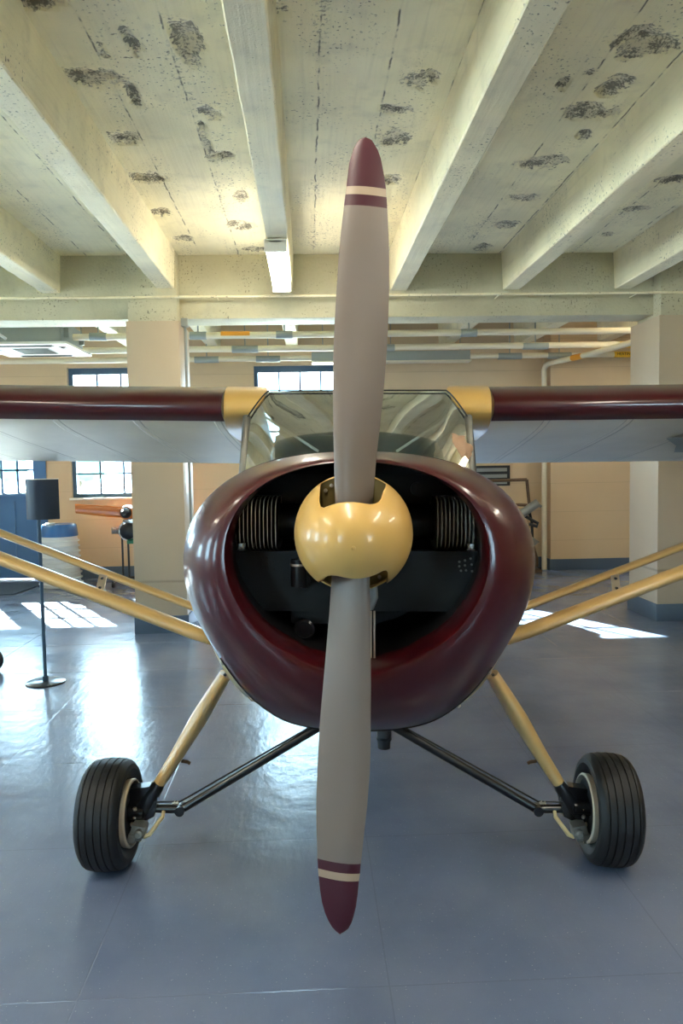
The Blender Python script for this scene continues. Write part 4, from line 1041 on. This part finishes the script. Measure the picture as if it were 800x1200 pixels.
# ---- landing gear
for s in (-1, 1):
    X = lambda px: 420.5 + s * px
    fz = s * .0175 * .97                      # the floor lies that much higher/lower in the leaning aircraft frame
    t0 = PA(X(156), 790, 3.02); t1 = PA(X(187.5), 842, 3.0); t2 = PA(X(214), 886, 2.96); t3 = PA(X(239.5), 926.5, 2.92)
    bm = B(); sweep(bm, [t0, t0.lerp(t1, .5), t1, t2, t3], [(.060, .026), (.085, .031), (.080, .034), (.045, .0265), (.026, .0225)], n=22)
    leg = part('landing_leg', bm, 'strut')
    bm = B(); p = t2 + Vector((-s * .035, 0, -.0)); sweep(bm, [t2 + Vector((-s * .02, 0, -.02)), t2 + Vector((-s * .045, 0, -.024)), t2 + Vector((-s * .055, 0, -.03))], [(.005, .007)] * 3, n=8); part('step_peg', bm, 'bronze', leg)
    bm = B(); p = t0 + Vector((s * .01, -.03, -.012)); box(bm, p, (.05, .02, .012), Matrix.Rotation(R(s * 55), 3, 'Y'), .003); part('leg_cuff', bm, 'darkfit', leg)
    # black knuckle and axle
    ky = 2.92; k0 = PA(X(237), 923, ky); k1 = PA(X(252), 945, ky); bar0 = PA(X(255), 947, ky); bar1 = PA(X(209), 948, ky); bar2 = PA(X(48.5 if s < 0 else 40), 853 if s < 0 else 851, 2.98); bar3 = PA(X(0), 823, 3.0)
    bm = B(); sweep(bm, [k0 + Vector((-s * .012, 0, .018)), k0, k1, PA(X(262), 958, ky)], [(.026, .022), (.030, .026), (.034, .034), (.03, .028)], n=16)
    prism(bm, [PA(X(236), 935, ky - .02), PA(X(246), 922, ky - .02), PA(X(268), 925, ky - .02), PA(X(272), 945, ky - .02), PA(X(268), 966, ky - .02), PA(X(250), 962, ky - .02), PA(X(240), 957, ky - .02)], (0, .05, 0))
    kn = part('axle_knuckle', bm, 'blackp', leg, ang=35)
    bm = B(); sweep(bm, [bar0, bar1.lerp(bar0, .05), bar1 + Vector((-s * .012, 0, .004)), bar2, bar3], [(.0165, .0165)] * 5, n=16, ref=(0, 1, 0)); bar = part('cross_brace', bm, 'blackp')
    bm = B(); lathe(bm, [(-.024, .0), (-.024, .019), (.024, .019), (.024, 0)], bar1 + Vector((0, 0, -.002)), (0, 1, 0), 16); part('brace_joint', bm, 'blackp', bar)
    bm = B(); up = Vector((0, -.01, .030)); sweep(bm, [PA(X(240), 939, ky) + Vector((0, -.02, .006)), bar1 + up + Vector((0, 0, .004)), bar2 + Vector((0, -.01, .024))], .0035, n=8); part('brake_line', bm, 'darkfit', bar)
    for a_ in (0, 1): 
        bm = B(); p = bar1 + Vector((s * .01 + s * a_ * .012, -.012, .030)); lathe(bm, [(-.006, .007), (.006, .007)], p, (1, 0, .3), 8, True); part('line_fitting', bm, 'alu', bar)
    # wheel
    WR = .2075; wx = XC + s * .962; wc = Vector((wx, 2.90, WR - .004 + fz)); ax_ = Vector((-s, 0, s * s * .035)).normalized()   # axis points inboard
    prof = [(-.045, .118), (-.062, .128), (-.076, .150), (-.083, .170), (-.080, .188), (-.070, .201), (-.062, .2065)]
    flat = [(-.062, .2065), (-.0555, .208), (-.0545, .203), (-.0525, .203), (-.0515, .2095), (-.030, .2125), (-.029, .2065), (-.026, .2065), (-.025, .2130), (-.001, .2140), (0.000, .208), (.003, .208), (.004, .2140), (.026, .2130), (.027, .2065), (.030, .2065), (.031, .2122), (.0515, .2095), (.0525, .203), (.0545, .203), (.0555, .208), (.062, .2065)]
    full = prof + flat[1:] + [(-a, r) for a, r in prof[::-1]][1:]
    full = [(q, r * .972) for q, r in full]; bm = B(); lathe(bm, full, wc, ax_, 72)
    # flattened foot where it carries the weight
    for v in bm.verts:
        fl = fz + .0008 + (v.co.x - wx) * .0175
        if v.co.z < fl: v.co.z = fl
    wh = empty('wheel_tmp', (0, 0, 0), 'x', 'x'); bpy.data.objects.remove(wh)
    bmr = B(); lathe(bmr, [(-.06, .0), (-.06, .03), (-.03, .09), (-.045, .117), (-.055, .124), (-.050, .127), (-.03, .120), (.03, .120), (.050, .127), (.058, .124), (.052, .116), (.03, .108), (.018, .06), (.03, .04), (.045, .035), (.05, .0)], wc, ax_, 56)
    whl = part('wheel', bmr, 'alu')
    part('tyre', bm, 'tyre', whl, ang=28)
    bm = B(); lathe(bm, [(.066, .126), (.086, .128), (.090, .125), (.091, .119), (.066, .118)], wc, ax_, 64); part('rim_flange', bm, 'rimf', whl)
    bm = B()
    for k in range(8):
        t = 2 * math.pi * k / 8 + .2; p = wc + ax_ * .091 + Vector((0, math.cos(t), math.sin(t))) * .122
    lathe(bm, [(.040, .03), (.070, .03), (.078, .05), (.080, .108), (.074, .110), (.055, .100), (.045, .05)], wc, ax_, 48); part('brake_disc', bm, 'darkfit', whl)
    bm = B(); lathe(bm, [(.05, 0), (.05, .026), (.13, .024), (.14, .0)], wc, ax_, 24); part('axle_stub', bm, 'blackp', whl)
    for (py, px) in ((948, 262.5), (957, 263), (966, 266)):
        p = PA(X(px), py, 2.80); p = Vector((wc.x - s * .125, p.y, p.z)) if False else PA(X(px), py, 2.885); bm = B(); lathe(bm, [(-.004, .008), (.006, .008), (.010, .004)], p, (-s * .5, -1, 0), 6, True); part('hub_bolt', bm, 'alu', whl)
    # caliper
    c0 = PA(X(258), 972, 2.88)
    bm = B(); rot = Matrix.Rotation(R(-s * 12), 3, 'Y')
    box(bm, c0, (.050, .075, .062), rot, .012); box(bm, c0 + Vector((-s * .022, -.01, .004)), (.022, .055, .045), rot, .008); box(bm, c0 + Vector((s * .018, 0, -.018)), (.03, .085, .035), rot, .008)
    lathe(bm, [(-.02, .017), (.018, .017), (.024, .010)], c0 + Vector((-s * .012, -.036, .004)), (0, -1, 0), 16, True)
    cal = part('brake_caliper', bm, 'greyw', whl, ang=35)
    bm = B(); sweep(bm, [PA(X(229), 951, 2.90), PA(X(230), 957, 2.88), PA(X(245.5), 978, 2.86), PA(X(252), 981, 2.86)], [(.007, .007), (.008, .008), (.009, .009), (.007, .007)], n=10); part('brake_hose', bm, 'cream_l', whl)

# ------------------------------------------------------------------ light
w = bpy.data.worlds.new('world'); SC.world = w; w.use_nodes = True
bg = w.node_tree.nodes['Background']; bg.inputs[0].default_value = (.62, .81, 1.0, 1); bg.inputs[1].default_value = 5.0
sd = bpy.data.lights.new('sun', 'SUN'); sd.energy = 40; sd.angle = R(.53); sd.color = (1, .95, .86)
so = bpy.data.objects.new('sun', sd); COL.objects.link(so)
so.rotation_euler = Vector((.57, -1, -.62)).to_track_quat('-Z', 'Y').to_euler(); so.location = (-8, 25, 12)
vs = SC.view_settings; vs.view_transform = 'Standard'; vs.look = 'None'; vs.gamma = 1; vs.exposure = 2.65; vs.use_curve_mapping = False
cy = SC.cycles
cy.max_bounces = 10; cy.diffuse_bounces = 6; cy.glossy_bounces = 5; cy.transparent_max_bounces = 12; cy.transmission_bounces = 4
cy.sample_clamp_indirect = 6; cy.caustics_reflective = False; cy.caustics_refractive = False
cy.use_denoising = True
